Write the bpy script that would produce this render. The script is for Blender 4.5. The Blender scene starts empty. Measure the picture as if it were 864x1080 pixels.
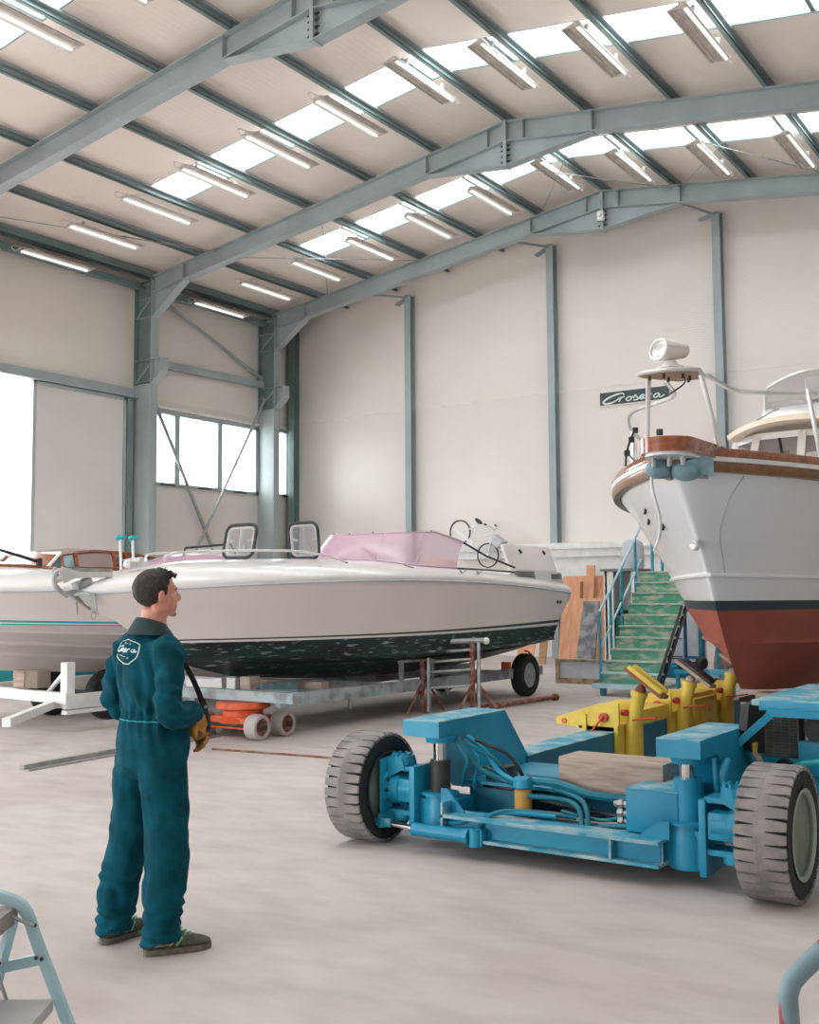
SKY_STRENGTH = 8.0; EXPOSURE = 0.22
import bpy, bmesh, math, random
from mathutils import Vector, Matrix
from mathutils.bvhtree import BVHTree
random.seed(7)
S = bpy.context.scene
COL = S.collection
V = Vector
PI = math.pi

# ---------------------------------------------------------------- materials
def lin(c):
    c /= 255.0
    return c / 12.92 if c <= 0.04045 else ((c + 0.055) / 1.055) ** 2.4
def rgb(c, k=1.0):
    return (min(1, lin(c[0]) * k), min(1, lin(c[1]) * k), min(1, lin(c[2]) * k), 1)
def mat(name, c, rough=0.5, metal=0.0, var=0.05, scale=3.0, c2=None, thr=(0.35, 0.65), bump=0.0, bscale=40.0,
        coat=0.0, detail=5.0, stretch=None, spec=0.5):
    m = bpy.data.materials.new(name); m.use_nodes = True
    nt = m.node_tree; N = nt.nodes; L = nt.links
    b = N['Principled BSDF']
    b.inputs['Roughness'].default_value = rough
    b.inputs['Metallic'].default_value = metal
    b.inputs['Specular IOR Level'].default_value = spec
    if coat: b.inputs['Coat Weight'].default_value = coat; b.inputs['Coat Roughness'].default_value = 0.08
    tc = N.new('ShaderNodeTexCoord'); src = tc.outputs['Object']
    if stretch:
        mp = N.new('ShaderNodeMapping'); mp.inputs['Scale'].default_value = stretch
        L.new(src, mp.inputs['Vector']); src = mp.outputs['Vector']
    if var or c2:
        n = N.new('ShaderNodeTexNoise'); n.inputs['Scale'].default_value = scale; n.inputs['Detail'].default_value = detail
        L.new(src, n.inputs['Vector'])
        r = N.new('ShaderNodeValToRGB')
        r.color_ramp.elements[0].position = thr[0]; r.color_ramp.elements[1].position = thr[1]
        if c2:
            r.color_ramp.elements[0].color = rgb(c); r.color_ramp.elements[1].color = rgb(c2)
        else:
            r.color_ramp.elements[0].color = rgb(c, 1 - 2 * var); r.color_ramp.elements[1].color = rgb(c, 1 + 2 * var)
        L.new(n.outputs['Fac'], r.inputs['Fac']); L.new(r.outputs['Color'], b.inputs['Base Color'])
    else:
        b.inputs['Base Color'].default_value = rgb(c)
    if bump:
        n2 = N.new('ShaderNodeTexNoise'); n2.inputs['Scale'].default_value = bscale; n2.inputs['Detail'].default_value = 4
        L.new(src, n2.inputs['Vector'])
        bp = N.new('ShaderNodeBump'); bp.inputs['Strength'].default_value = bump; bp.inputs['Distance'].default_value = 0.02
        L.new(n2.outputs['Fac'], bp.inputs['Height']); L.new(bp.outputs['Normal'], b.inputs['Normal'])
    return m
def mat_glass(name, c, alpha=0.25, rough=0.05):
    m = bpy.data.materials.new(name); m.use_nodes = True
    nt = m.node_tree; N = nt.nodes; L = nt.links
    out = N['Material Output']; b = N['Principled BSDF']
    b.inputs['Base Color'].default_value = rgb(c); b.inputs['Roughness'].default_value = rough
    t = N.new('ShaderNodeBsdfTransparent'); mx = N.new('ShaderNodeMixShader'); mx.inputs[0].default_value = alpha
    L.new(t.outputs[0], mx.inputs[1]); L.new(b.outputs[0], mx.inputs[2]); L.new(mx.outputs[0], out.inputs['Surface'])
    return m
def mat_emit(name, c, s):
    m = bpy.data.materials.new(name); m.use_nodes = True
    b = m.node_tree.nodes['Principled BSDF']
    b.inputs['Base Color'].default_value = rgb(c); b.inputs['Emission Color'].default_value = rgb(c)
    b.inputs['Emission Strength'].default_value = s
    return m
def mat_ribbed(name, c, c2, axis, freq, rough=0.45, strength=0.15, var_scale=0.6):
    """sheet cladding: fine ribs (wave bump) with a faint noise of colour"""
    m = mat(name, c, rough, 0, c2=c2, scale=var_scale, thr=(0.3, 0.7))
    nt = m.node_tree; N = nt.nodes; L = nt.links
    b = N['Principled BSDF']
    tc = [n for n in N if n.type == 'TEX_COORD'][0]
    w = N.new('ShaderNodeTexWave'); w.wave_type = 'BANDS'; w.bands_direction = axis
    w.inputs['Scale'].default_value = freq; w.inputs['Distortion'].default_value = 0.6; w.inputs['Detail'].default_value = 1
    L.new(tc.outputs['Object'], w.inputs['Vector'])
    bp = N.new('ShaderNodeBump'); bp.inputs['Strength'].default_value = strength; bp.inputs['Distance'].default_value = 0.02
    L.new(w.outputs['Fac'], bp.inputs['Height']); L.new(bp.outputs['Normal'], b.inputs['Normal'])
    return m

# ---------------------------------------------------------------- mesh builder
def frame_from(d, up=V((0, 0, 1))):
    d = V(d).normalized()
    u = V(up) - d * d.dot(V(up))
    if u.length < 1e-4:
        u = V((1, 0, 0)) - d * d.x
        if u.length < 1e-4: u = V((0, 1, 0))
    u.normalize()
    return d.cross(u), u            # side, up
class B:
    def __init__(s): s.bm = bmesh.new(); s.mi = 0
    def _new(s, fs):
        for f in fs: f.material_index = s.mi
    def box(s, c, d, rot=None, bev=0.0):
        t = bmesh.new(); bmesh.ops.create_cube(t, size=1)
        bmesh.ops.scale(t, vec=d, verts=t.verts)
        if bev > 0: bmesh.ops.bevel(t, geom=t.edges[:], offset=min(bev, min(d) * 0.45), segments=2, affect='EDGES', profile=0.6)
        M = Matrix.Translation(c)
        if rot is not None:
            M = M @ (rot if isinstance(rot, Matrix) else (Matrix.Rotation(rot[2], 4, 'Z') @ Matrix.Rotation(rot[1], 4, 'Y') @ Matrix.Rotation(rot[0], 4, 'X')))
        t.transform(M); s.add(t); return s
    def lim(s, a, b, bev=0.0):
        c = [(a[i] + b[i]) / 2 for i in range(3)]; d = [abs(b[i] - a[i]) for i in range(3)]
        return s.box(c, d, None, bev)
    def add(s, t):
        mp = {}
        for v in t.verts: mp[v] = s.bm.verts.new(v.co)
        for f in t.faces:
            try:
                g = s.bm.faces.new([mp[v] for v in f.verts]); g.material_index = s.mi; g.smooth = f.smooth
            except ValueError: pass
        t.free()
    def bar(s, p, q, w, h, up=(0, 0, 1), bev=0.0):
        p = V(p); q = V(q); d = q - p; sd, u = frame_from(d, V(up)); dn = d.normalized()
        M = Matrix((( sd.x, dn.x, u.x, 0), (sd.y, dn.y, u.y, 0), (sd.z, dn.z, u.z, 0), (0, 0, 0, 1)))
        return s.box((p + q) / 2, (w, d.length, h), M, bev)
    def ibeam(s, p, q, h, w, tf=0.02, tw=0.012, up=(0, 0, 1)):
        p = V(p); q = V(q); sd, u = frame_from(q - p, V(up))
        s.bar(p, q, tw, h - 2 * tf, up)
        for k in (-1, 1):
            o = u * (k * (h - tf) / 2); s.bar(p + o, q + o, w, tf, up)
        return s
    def rings(s, R, closed=True, caps=True, loop=False):
        vs = [[s.bm.verts.new(p) for p in r] for r in R]
        n = len(R[0]); m = len(R)
        fs = []
        for i in range(m if loop else m - 1):
            a = vs[i]; b = vs[(i + 1) % m]
            for j in range(n if closed else n - 1):
                k = (j + 1) % n
                try: fs.append(s.bm.faces.new((a[j], a[k], b[k], b[j])))
                except ValueError: pass
        if caps and closed and not loop:
            for r in (list(reversed(vs[0])), vs[-1]):
                try: fs.append(s.bm.faces.new(r))
                except ValueError: pass
        s._new(fs); return s
    def tube(s, pts, r, seg=8, loop=False, flat=None):
        pts = [V(p) for p in pts]; n = len(pts); R = []; u0 = V((0, 0, 1))
        for i, p in enumerate(pts):
            a = pts[(i - 1) % n] if (loop or i > 0) else p
            b = pts[(i + 1) % n] if (loop or i < n - 1) else p
            d = (b - a)
            if d.length < 1e-9: d = V((0, 0, 1))
            sd, u = frame_from(d, u0); u0 = u if u.length else u0
            rr = r[i] if isinstance(r, (list, tuple)) else r
            k = flat or 1.0
            R.append([p + (sd * math.cos(2 * PI * j / seg) + u * (k * math.sin(2 * PI * j / seg))) * rr for j in range(seg)])
        return s.rings(R, True, True, loop)
    def cyl(s, p, q, r, r2=None, seg=20):
        p = V(p); q = V(q); sd, u = frame_from(q - p)
        r2 = r if r2 is None else r2
        R = [[c + (sd * math.cos(2 * PI * j / seg) + u * math.sin(2 * PI * j / seg)) * rr for j in range(seg)] for c, rr in ((p, r), (q, r2))]
        return s.rings(R)
    def lathe(s, prof, o, axis=(0, 0, 1), seg=24, loop=False):
        o = V(o); ax = V(axis).normalized(); sd, u = frame_from(ax)
        R = [[o + ax * h + (sd * math.cos(2 * PI * j / seg) + u * math.sin(2 * PI * j / seg)) * max(r, 1e-4) for j in range(seg)] for r, h in prof]
        return s.rings(R, True, not loop, loop)
    def prism(s, poly, f, a, b):
        """poly of 2-D points, f(u,v,w)->3-D point, extruded from w=a to w=b"""
        return s.rings([[V(f(u, v, a)) for u, v in poly], [V(f(u, v, b)) for u, v in poly]])
    def ball(s, c, r, seg=16, rot=None):
        t = bmesh.new(); bmesh.ops.create_uvsphere(t, u_segments=seg, v_segments=max(6, seg * 2 // 3), radius=1)
        if not isinstance(r, (list, tuple)): r = (r, r, r)
        bmesh.ops.scale(t, vec=r, verts=t.verts)
        M = Matrix.Translation(c)
        if rot is not None: M = M @ rot
        t.transform(M); s.add(t); return s
    def poly(s, pts):
        try: s._new([s.bm.faces.new([s.bm.verts.new(p) for p in pts])])
        except ValueError: pass
        return s
    def sheet(s, fn, nu, nv, thick=0.0, cu=False):
        """surface fn(u,v); with thickness it becomes a closed shell"""
        P = [[V(fn(i / nu, j / nv)) for j in range(nv + 1)] for i in range(nu + 1)]
        if not thick: return s.rings(P, False, False)
        def nrm(i, j):
            a = P[min(i + 1, nu)][j] - P[max(i - 1, 0)][j]; b = P[i][min(j + 1, nv)] - P[i][max(j - 1, 0)]
            n = a.cross(b); return n.normalized() if n.length > 1e-9 else V((0, 0, 1))
        Q = [[P[i][j] - nrm(i, j) * thick for j in range(nv + 1)] for i in range(nu + 1)]
        return s.rings([P[i] + Q[i][::-1] for i in range(nu + 1)], True, True)
ROOTM = {}
WHOLE = {'spoke', 'tread', 'hair', 'lettering', 'back_emblem', 'air_vent', 'vent', 'radiator_grille', 'radiator_core', 'rim_hole', 'lace', 'eyebrow', 'eye', 'shelf', 'edge', 'panel',
         'engine', 'hull', 'bottom', 'boot_stripe', 'stripe', 'hull_band', 'windscreen_frame', 'cabin_frame', 'wheelhouse_pane', 'window_pillar', 'window_frame', 'ceiling', 'deck',
         'wall_left', 'wall_front', 'wall_panel', 'wall_back', 'hatch_rim', 'ladder_frame', 'cover', 'chain_guard', 'web', 'rung'}
def pieces(bm):
    """groups of faces that hang together (touching islands count as one)"""
    bm.verts.ensure_lookup_table(); seen = set(); isl = []
    for v in bm.verts:
        if v in seen: continue
        st, comp = [v], []; seen.add(v)
        while st:
            q = st.pop(); comp.append(q)
            for e in q.link_edges:
                o = e.other_vert(q)
                if o not in seen: seen.add(o); st.append(o)
        lo = [min(p.co[i] for p in comp) - .004 for i in range(3)]; hi = [max(p.co[i] for p in comp) + .004 for i in range(3)]
        isl.append([comp, lo, hi])
    par = list(range(len(isl)))
    def find(i):
        while par[i] != i: i = par[i]
        return i
    for i in range(len(isl)):
        for j in range(i):
            if all(isl[i][1][k] <= isl[j][2][k] and isl[j][1][k] <= isl[i][2][k] for k in range(3)): par[find(i)] = find(j)
    g = {}
    for i in range(len(isl)): g.setdefault(find(i), []).extend(isl[i][0])
    return list(g.values())
def obj(name, b, m, parent=None, world=True, smooth=35):
    if parent is not None and name not in WHOLE and len(b.bm.verts) < 4000:
        bmesh.ops.remove_doubles(b.bm, verts=b.bm.verts, dist=1e-5)
        ps = pieces(b.bm)
        if 1 < len(ps) <= 16:
            res = []
            for p in ps:
                keep = set(p); nb = B(); mp = {v: nb.bm.verts.new(v.co) for v in p}
                for f in b.bm.faces:
                    if f.verts[0] in keep:
                        g = nb.bm.faces.new([mp[v] for v in f.verts]); g.material_index = f.material_index
                res.append(obj1(name, nb, m, parent, world, smooth))
            b.bm.free(); return res[0]
    return obj1(name, b, m, parent, world, smooth)
def obj1(name, b, m, parent=None, world=True, smooth=35):
    """links a builder's mesh as ONE object; authored in world (or in the parent's own) coordinates"""
    me = bpy.data.meshes.new(name)
    bm = b.bm
    bmesh.ops.remove_doubles(bm, verts=bm.verts, dist=1e-5)
    bmesh.ops.recalc_face_normals(bm, faces=bm.faces)
    if world and parent is not None: bm.transform(ROOTM[parent].inverted())
    bm.to_mesh(me); bm.free()
    for x in (m if isinstance(m, (list, tuple)) else [m]): me.materials.append(x)
    if smooth:
        me.polygons.foreach_set('use_smooth', [True] * len(me.polygons))
        me.set_sharp_from_angle(angle=math.radians(smooth))
    o = bpy.data.objects.new(name, me); COL.objects.link(o)
    if parent is not None:
        o.parent = parent; ROOTM[o] = ROOTM[parent]
    else: ROOTM[o] = Matrix.Identity(4)
    return o
def tag(o, label, cat, group=None):
    o['label'] = label; o['category'] = cat
    if group: o['group'] = group
    return o
def thing(name, label, cat, loc=(0, 0, 0), rz=0.0, group=None):
    o = bpy.data.objects.new(name, None); o.empty_display_size = 0.1; COL.objects.link(o)
    o.location = loc; o.rotation_euler = (0, 0, rz)
    ROOTM[o] = Matrix.Translation(loc) @ Matrix.Rotation(rz, 4, 'Z')
    return tag(o, label, cat, group)
def single(name, b, m, label, cat, group=None, smooth=35):
    return tag(obj(name, b, m, None, True, smooth), label, cat, group)
def structure(name, b, m, parent=None, smooth=35):
    o = obj(name, b, m, parent, True, smooth)
    if parent is None: o['kind'] = 'structure'
    return o
def kids(o): return list(o.children)
def copy_tree(o, parent=None):
    c = o.copy(); COL.objects.link(c)
    if parent is not None: c.parent = parent
    for ch in kids(o): copy_tree(ch, c)
    return c
def smoothpath(pts, n=6):
    """Catmull-Rom through the points"""
    P = [V(p) for p in pts]; out = []
    for i in range(len(P) - 1):
        a = P[max(i - 1, 0)]; b = P[i]; c = P[i + 1]; d = P[min(i + 2, len(P) - 1)]
        for k in range(n):
            t = k / n
            out.append(0.5 * ((2 * b) + (c - a) * t + (2 * a - 5 * b + 4 * c - d) * t * t + (3 * b - a - 3 * c + d) * t ** 3))
    out.append(P[-1]); return out

# palette
M = {}
M['floor'] = None
M['steel'] = mat('blue grey painted steel', (160, 171, 173), 0.5, 0, 0.05, 1.2)
M['steel_dark'] = mat('green grey painted steel', (118, 138, 135), 0.5, 0, 0.06, 1.5)
M['galv'] = mat('galvanised steel', (168, 172, 172), 0.42, 0.5, 0.1, 9)
M['stainless'] = mat('stainless steel', (222, 222, 220), 0.28, 0.6, 0.03, 6)
M['chrome'] = mat('chromed rod', (215, 215, 215), 0.12, 1.0, 0.0)
M['white_gel'] = mat('white gelcoat', (236, 233, 231), 0.22, 0, 0.012, 0.9, coat=0.3)
M['white_hull'] = mat('off white hull gelcoat', (240, 231, 229), 0.3, 0, 0.012, 0.7, coat=0.2)
M['white_paint'] = mat('white paint', (232, 232, 230), 0.4, 0, 0.03, 5)
M['lamp_white'] = mat('white enamelled sheet', (225, 220, 215), 0.4, 0, 0.03, 6)
M['lamp_grey'] = mat('lamp louvre sheet', (205, 197, 190), 0.45, 0.2, 0.06, 8)
M['black'] = mat('black rubber', (26, 27, 28), 0.6, 0, 0.1, 12)
M['dark'] = mat('dark grey metal', (52, 54, 55), 0.5, 0.2, 0.12, 10)
M['tyre'] = mat('tyre rubber', (34, 35, 35), 0.8, 0, 0.15, 14, bump=0.1)
M['tread'] = mat('dusty tyre tread', (148, 142, 140), 0.9, 0, c2=(118, 113, 112), scale=7)
M['wood'] = mat('varnished mahogany', (122, 62, 34), 0.22, 0, c2=(158, 88, 50), scale=3, stretch=(1, 8, 8), coat=0.6)
M['teak'] = mat('teak planks', (150, 112, 74), 0.5, 0, c2=(176, 138, 98), scale=4, stretch=(1, 7, 7))
M['timber'] = mat('weathered timber', (190, 172, 160), 0.85, 0, c2=(150, 130, 118), scale=5, stretch=(1, 9, 9), thr=(0.4, 0.75), bump=0.25, bscale=30)
M['ply'] = mat('orange plywood', (224, 168, 134), 0.7, 0, c2=(208, 148, 112), scale=2, stretch=(6, 6, 1))
M['ply_dark'] = mat('brown plywood', (150, 92, 62), 0.7, 0, c2=(126, 74, 50), scale=2.5, stretch=(6, 6, 1))
M['blue'] = mat('bright blue machine paint', (16, 128, 166), 0.42, 0, c2=(30, 152, 184), scale=2.2, detail=8)
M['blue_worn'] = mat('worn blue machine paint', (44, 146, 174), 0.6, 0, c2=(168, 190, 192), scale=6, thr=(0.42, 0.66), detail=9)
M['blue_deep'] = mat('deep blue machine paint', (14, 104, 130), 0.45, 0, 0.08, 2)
M['yellow'] = mat('yellow jack paint', (226, 200, 84), 0.5, 0, c2=(206, 170, 60), scale=6, thr=(0.4, 0.8))
M['red'] = mat('red paint', (188, 64, 50), 0.5, 0, 0.1, 8)
M['orange'] = mat('orange red paint', (222, 98, 58), 0.5, 0, c2=(176, 84, 58), scale=8, thr=(0.5, 0.8))
M['rust'] = mat('rusty red steel', (128, 74, 62), 0.8, 0.1, c2=(168, 140, 130), scale=9, thr=(0.42, 0.7))
M['pink'] = mat_glass('pink translucent cover', (226, 186, 208), 0.6, 0.14)
M['glass'] = mat_glass('clear pane', (225, 235, 235), 0.16, 0.03)
M['glass_grey'] = mat_glass('smoked pane', (150, 148, 150), 0.5, 0.08)
M['glass_teal'] = mat_glass('teal tinted pane', (70, 130, 130), 0.7, 0.08)
M['teal'] = mat('teal paint', (44, 168, 176), 0.45, 0, 0.04, 4)
M['hose'] = mat('blue green rubber hose', (20, 116, 136), 0.4, 0, 0.06, 8)
M['stair_blue'] = mat('blue tube paint', (48, 150, 172), 0.45, 0, 0.08, 9)
M['step_green'] = mat('worn green step paint', (82, 154, 128), 0.7, 0, c2=(196, 188, 170), scale=4.5, thr=(0.46, 0.7), detail=10, stretch=(1, 1, 2.6))
M['grey_box'] = mat('grey plastic', (196, 200, 206), 0.6, 0, 0.04, 4)
M['coverall'] = mat('teal cotton twill', (4, 72, 86), 0.85, 0, 0.14, 9, bump=0.12, bscale=260, spec=0.15)
M['collar'] = mat('grey green collar cloth', (48, 66, 68), 0.85, 0, 0.06, 20)
M['skin'] = mat('skin', (214, 150, 130), 0.5, 0, 0.04, 18)
M['hair'] = mat('dark brown hair', (48, 38, 34), 0.6, 0, 0.3, 60, bump=0.6, bscale=120)
M['glove'] = mat('tan leather work glove', (176, 128, 58), 0.8, 0, 0.12, 25)
M['shoe'] = mat('olive grey shoe mesh', (86, 88, 78), 0.85, 0, 0.15, 40)
M['sole'] = mat('grey shoe sole', (104, 98, 92), 0.9, 0, 0.1, 40)
M['lime'] = mat('lime trim', (120, 190, 120), 0.7, 0, 0.05, 30)
M['white_print'] = mat('white print', (226, 238, 238), 0.7, 0, 0, 1)
M['sign_dark'] = mat('dark slate sign', (66, 74, 76), 0.5, 0, 0.03, 4)
M['bag_blue'] = mat('pale blue grey cloth', (132, 160, 168), 0.85, 0, 0.08, 9, bump=0.2, bscale=30)
M['ladder'] = mat('pale blue ladder paint', (172, 206, 214), 0.45, 0, 0.04, 8)
M['ladder_tread'] = mat('grey ladder tread', (142, 134, 132), 0.7, 0, 0.08, 20)
M['antifoul_red'] = mat('red antifouling', (158, 80, 64), 0.6, 0, 0.05, 2.2)
M['boot_green'] = mat('black green boot stripe', (18, 48, 54), 0.35, 0, 0.05, 2)
# ---------------------------------------------------------------- the hall
RX, RZ, SL = -10.65, 11.38, 0.14
def rt(x): return RZ - SL * abs(x - RX)          # top of the rafters
XL, XR, YF, YB = -21.75, 1.6, -4.0, 25.45        # left wall, right wall, front, far wall
F0, F1, F2, F3 = 7.2, 13.06, 19.3, 24.08
FR = (F0, F1, F2, F3)
# floor
fm = mat('dusty concrete', (203, 194, 190), 0.8, 0, c2=(187, 176, 172), scale=0.55, thr=(0.36, 0.66), detail=9)
nt = fm.node_tree; N = nt.nodes; L = nt.links; bs = N['Principled BSDF']
tc = [n for n in N if n.type == 'TEX_COORD'][0]; ramp = [n for n in N if n.type == 'VALTORGB'][0]
n3 = N.new('ShaderNodeTexNoise'); n3.inputs['Scale'].default_value = 3.6; n3.inputs['Detail'].default_value = 8
mp = N.new('ShaderNodeMapping'); mp.inputs['Scale'].default_value = (0.6, 1.3, 1); mp.inputs['Rotation'].default_value = (0, 0, 0.9)
L.new(tc.outputs['Object'], mp.inputs['Vector']); L.new(mp.outputs['Vector'], n3.inputs['Vector'])
r3 = N.new('ShaderNodeValToRGB'); r3.color_ramp.elements[0].position = 0.28; r3.color_ramp.elements[1].position = 0.6
r3.color_ramp.elements[0].color = (0.74, 0.72, 0.72, 1); r3.color_ramp.elements[1].color = (1, 1, 1, 1)
L.new(n3.outputs['Fac'], r3.inputs['Fac'])
mxx = N.new('ShaderNodeMix'); mxx.data_type = 'RGBA'; mxx.blend_type = 'MULTIPLY'; mxx.inputs[0].default_value = 0.62
L.new(ramp.outputs['Color'], mxx.inputs[6]); L.new(r3.outputs['Color'], mxx.inputs[7]); L.new(mxx.outputs[2], bs.inputs['Base Color'])
b2 = N.new('ShaderNodeBump'); b2.inputs['Strength'].default_value = 0.12; b2.inputs['Distance'].default_value = 0.01
L.new(n3.outputs['Fac'], b2.inputs['Height']); L.new(b2.outputs['Normal'], bs.inputs['Normal'])
M['floor'] = fm
structure('floor', B().lim((XL - 6, YF - 6, -0.2), (XR + 6, YB + 0.2, 0)), fm)

M['wall_up'] = mat_ribbed('upper wall panel', (232, 224, 217), (226, 218, 211), 'Z', 5.2, 0.5, 0.13)
M['wall_lo'] = mat_ribbed('lower wall panel', (232, 224, 219), (227, 218, 213), 'Z', 3.0, 0.27, 0.03)
M['wall_door'] = mat('sliding door sheet', (214, 208, 205), 0.45, 0, 0.015, 0.8)
M['ceil'] = mat_ribbed('roof panel', (238, 228, 219), (232, 221, 212), 'X', 2.6, 0.6, 0.10)

def hexa(b, p8):
    vs = [b.bm.verts.new(p) for p in p8]
    fs = [b.bm.faces.new([vs[i] for i in q]) for q in ((0, 1, 2, 3), (7, 6, 5, 4), (0, 4, 5, 1), (1, 5, 6, 2), (2, 6, 7, 3), (3, 7, 4, 0))]
    b._new(fs)
def cells(breaks_u, breaks_v, holes):
    for i in range(len(breaks_u) - 1):
        for j in range(len(breaks_v) - 1):
            u0, u1, v0, v1 = breaks_u[i], breaks_u[i + 1], breaks_v[j], breaks_v[j + 1]
            if u1 - u0 < 1e-6 or v1 - v0 < 1e-6: continue
            c = ((u0 + u1) / 2, (v0 + v1) / 2)
            if any(h[0] < c[0] < h[1] and h[2] < c[1] < h[3] for h in holes): continue
            yield u0, u1, v0, v1
PUR = [RX + 1.775 * k for k in range(-6, 7)]
PUR[0] = -21.28
SKY_Y = ((-2.2, -1.0), (4.0, 5.2), (9.75, 10.85), (16.02, 17.1), (21.05, 22.15))
SKX = (PUR[2], PUR[11])
holes = [(SKX[0], SKX[1], a, b) for a, b in SKY_Y]
ub = sorted(set([XL - 0.3, RX, XR + 0.3, SKX[0], SKX[1]])); vb = sorted(set([YF, YB + 0.2] + [y for p in SKY_Y for y in p]))
cb = B(); CH = 0.19
for u0, u1, v0, v1 in cells(ub, vb, holes):
    q = [(u0, v0), (u1, v0), (u1, v1), (u0, v1)]
    hexa(cb, [(x, y, rt(x) + CH) for x, y in q] + [(x, y, rt(x) + CH + 0.09) for x, y in q])
structure('ceiling', cb, M['ceil'], smooth=0)
# skylights: translucent panes between the purlins
sk_m = bpy.data.materials.new('translucent roof sheet'); sk_m.use_nodes = True
nt = sk_m.node_tree; out = nt.nodes['Material Output']
t_ = nt.nodes.new('ShaderNodeBsdfTransparent'); t_.inputs[0].default_value = (0.86, 0.88, 0.88, 1)
nt.links.new(t_.outputs[0], out.inputs['Surface'])
g_ = nt.nodes.new('ShaderNodeBsdfTranslucent'); g_.inputs[0].default_value = (0.9, 0.92, 0.92, 1)
ms = nt.nodes.new('ShaderNodeMixShader'); ms.inputs[0].default_value = 0.25
nt.links.new(t_.outputs[0], ms.inputs[1]); nt.links.new(g_.outputs[0], ms.inputs[2]); nt.links.new(ms.outputs[0], out.inputs['Surface'])
wn = 3
for si, (a, c) in enumerate(SKY_Y):
    if si < 2: rng = [(2, 11)]  # nearest strips are out of view, added to light the near floor
    else: rng = [(k, k + 1) for k in range(2, 11)]
    for k0, k1 in rng:
        b = B(); xs = [PUR[k0]] + ([RX] if PUR[k0] < RX - 0.01 < PUR[k1] - 0.02 else []) + [PUR[k1]]
        for x0, x1 in zip(xs, xs[1:]):
            q = [(x0, a), (x1, a), (x1, c), (x0, c)]
            hexa(b, [(x, y, rt(x) + CH + 0.045) for x, y in q] + [(x, y, rt(x) + CH + 0.06) for x, y in q])
        o = structure('window_%d' % wn, b, sk_m, smooth=0); wn += 1
        if si >= 2:
            f = B(); xm = PUR[k1] - 0.42
            f.bar((xm, a, rt(xm) + CH + 0.03), (xm, c, rt(xm) + CH + 0.03), 0.07, 0.03)
            for yy in (a + 0.015, c - 0.015):
                f.bar((PUR[k0], yy, rt(PUR[k0]) + CH + 0.02), (PUR[k1], yy, rt(PUR[k1]) + CH + 0.02), 0.03, 0.04)
            structure('window_frame', f, M['steel_dark'], o)
# left wall: doorway, two windows, and an unseen opening added for light
W1 = (19.83, 23.92, 4.57, 6.56); W2 = (24.74, 25.3, 4.6, 6.62); DR = (12.2, 16.05, 0.0, 6.79); DN = (0.5, 7.0, 0.0, 5.6)
zs = sorted(set([0, 6.86, 10.0, W1[2], W1[3], W2[2], W2[3], DR[3], DN[3]])); ys = sorted(set([YF, YB + 0.2] + list(W1[:2]) + list(W2[:2]) + list(DR[:2]) + list(DN[:2])))
up, lo = B(), B()
for y0, y1, z0, z1 in cells(ys, zs, [W1, W2, DR, DN]):
    (lo if z1 <= 6.87 else up).lim((XL - 0.12, y0, z0), (XL, y1, z1))
o = structure('wall_left', up, M['wall_up'], smooth=0)
structure('wall_panel', lo, mat_ribbed('left wall lower panel', (222, 214, 209), (216, 208, 203), 'Z', 3.0, 0.45, 0.04), o, smooth=0)
# far wall (gable)
b = B(); hw = 6.86
b.prism([(XL - 0.1, hw), (XR + 0.1, hw), (XR + 0.1, rt(XR) + 0.3), (RX, RZ + 0.3), (XL - 0.1, rt(XL) + 0.3)], lambda u, v, w: (u, w, v), YB, YB + 0.14)
o = structure('wall_back', b, M['wall_up'], smooth=0)
structure('wall_panel', B().lim((XL - 0.1, YB, 0), (XR + 0.1, YB + 0.14, hw)), M['wall_lo'], o, smooth=0)
structure('trim_1', B().lim((XL + 0.05, YB - 0.012, hw - 0.018), (XR, YB, hw + 0.018)), mat('pale panel seam', (226, 218, 213), .5))
# unseen right wall beside the camera; its tone is set for bounced light
structure('wall_right', B().lim((XR, YF, 0), (XR + 0.14, YB, 10.0)), mat('pale bounce side wall', (196, 192, 188), .8), smooth=0)
wf = B(); wf.lim((XL, YF - 0.14, 3.6), (XR, YF, 12.0)); wf.lim((XL, YF - 0.14, 0), (-13.0, YF, 3.6)); wf.lim((-6.0, YF - 0.14, 0), (XR, YF, 3.6))  # front wall behind the camera, gap put in to let daylight enter
structure('wall_front', wf, M['wall_up'], smooth=0)
# windows
def window(name, W, mull, pane_m):
    y0, y1, z0, z1 = W; f = B(); x = XL
    for yy in (y0 + 0.05, y1 - 0.05): f.lim((x - 0.1, yy - 0.06, z0), (x + 0.06, yy + 0.06, z1))
    for zz in (z0 + 0.035, z1 - 0.035): f.lim((x - 0.1, y0, zz - 0.035), (x + 0.06, y1, zz + 0.045))
    for yy in mull: f.lim((x - 0.08, yy - 0.09, z0), (x + 0.055, yy + 0.09, z1))
    o = structure(name, f, M['steel'])
    structure('pane', B().lim((x - 0.06, y0, z0), (x - 0.05, y1, z1)), pane_m, o, smooth=0)
    s = B().lim((x, y0 - 0.1, z1 + 0.06), (x + 0.07, y1 + 0.1, z1 + 0.13)); structure('head_trim', s, M['white_paint'], o)
    h = B()
    for k in range(len(mull) + 1): h.lim((x + 0.06, y0 + 0.25 + k * 1.4, z0 - 0.0), (x + 0.09, y0 + 0.75 + k * 1.4 if len(mull) else y0 + 0.45, z0 + 0.04))
    structure('catch', h, M['dark'], o)
window('window_1', W1, (20.69, 22.33), M['glass'])
window('window_2', W2, (), M['glass'])
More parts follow.
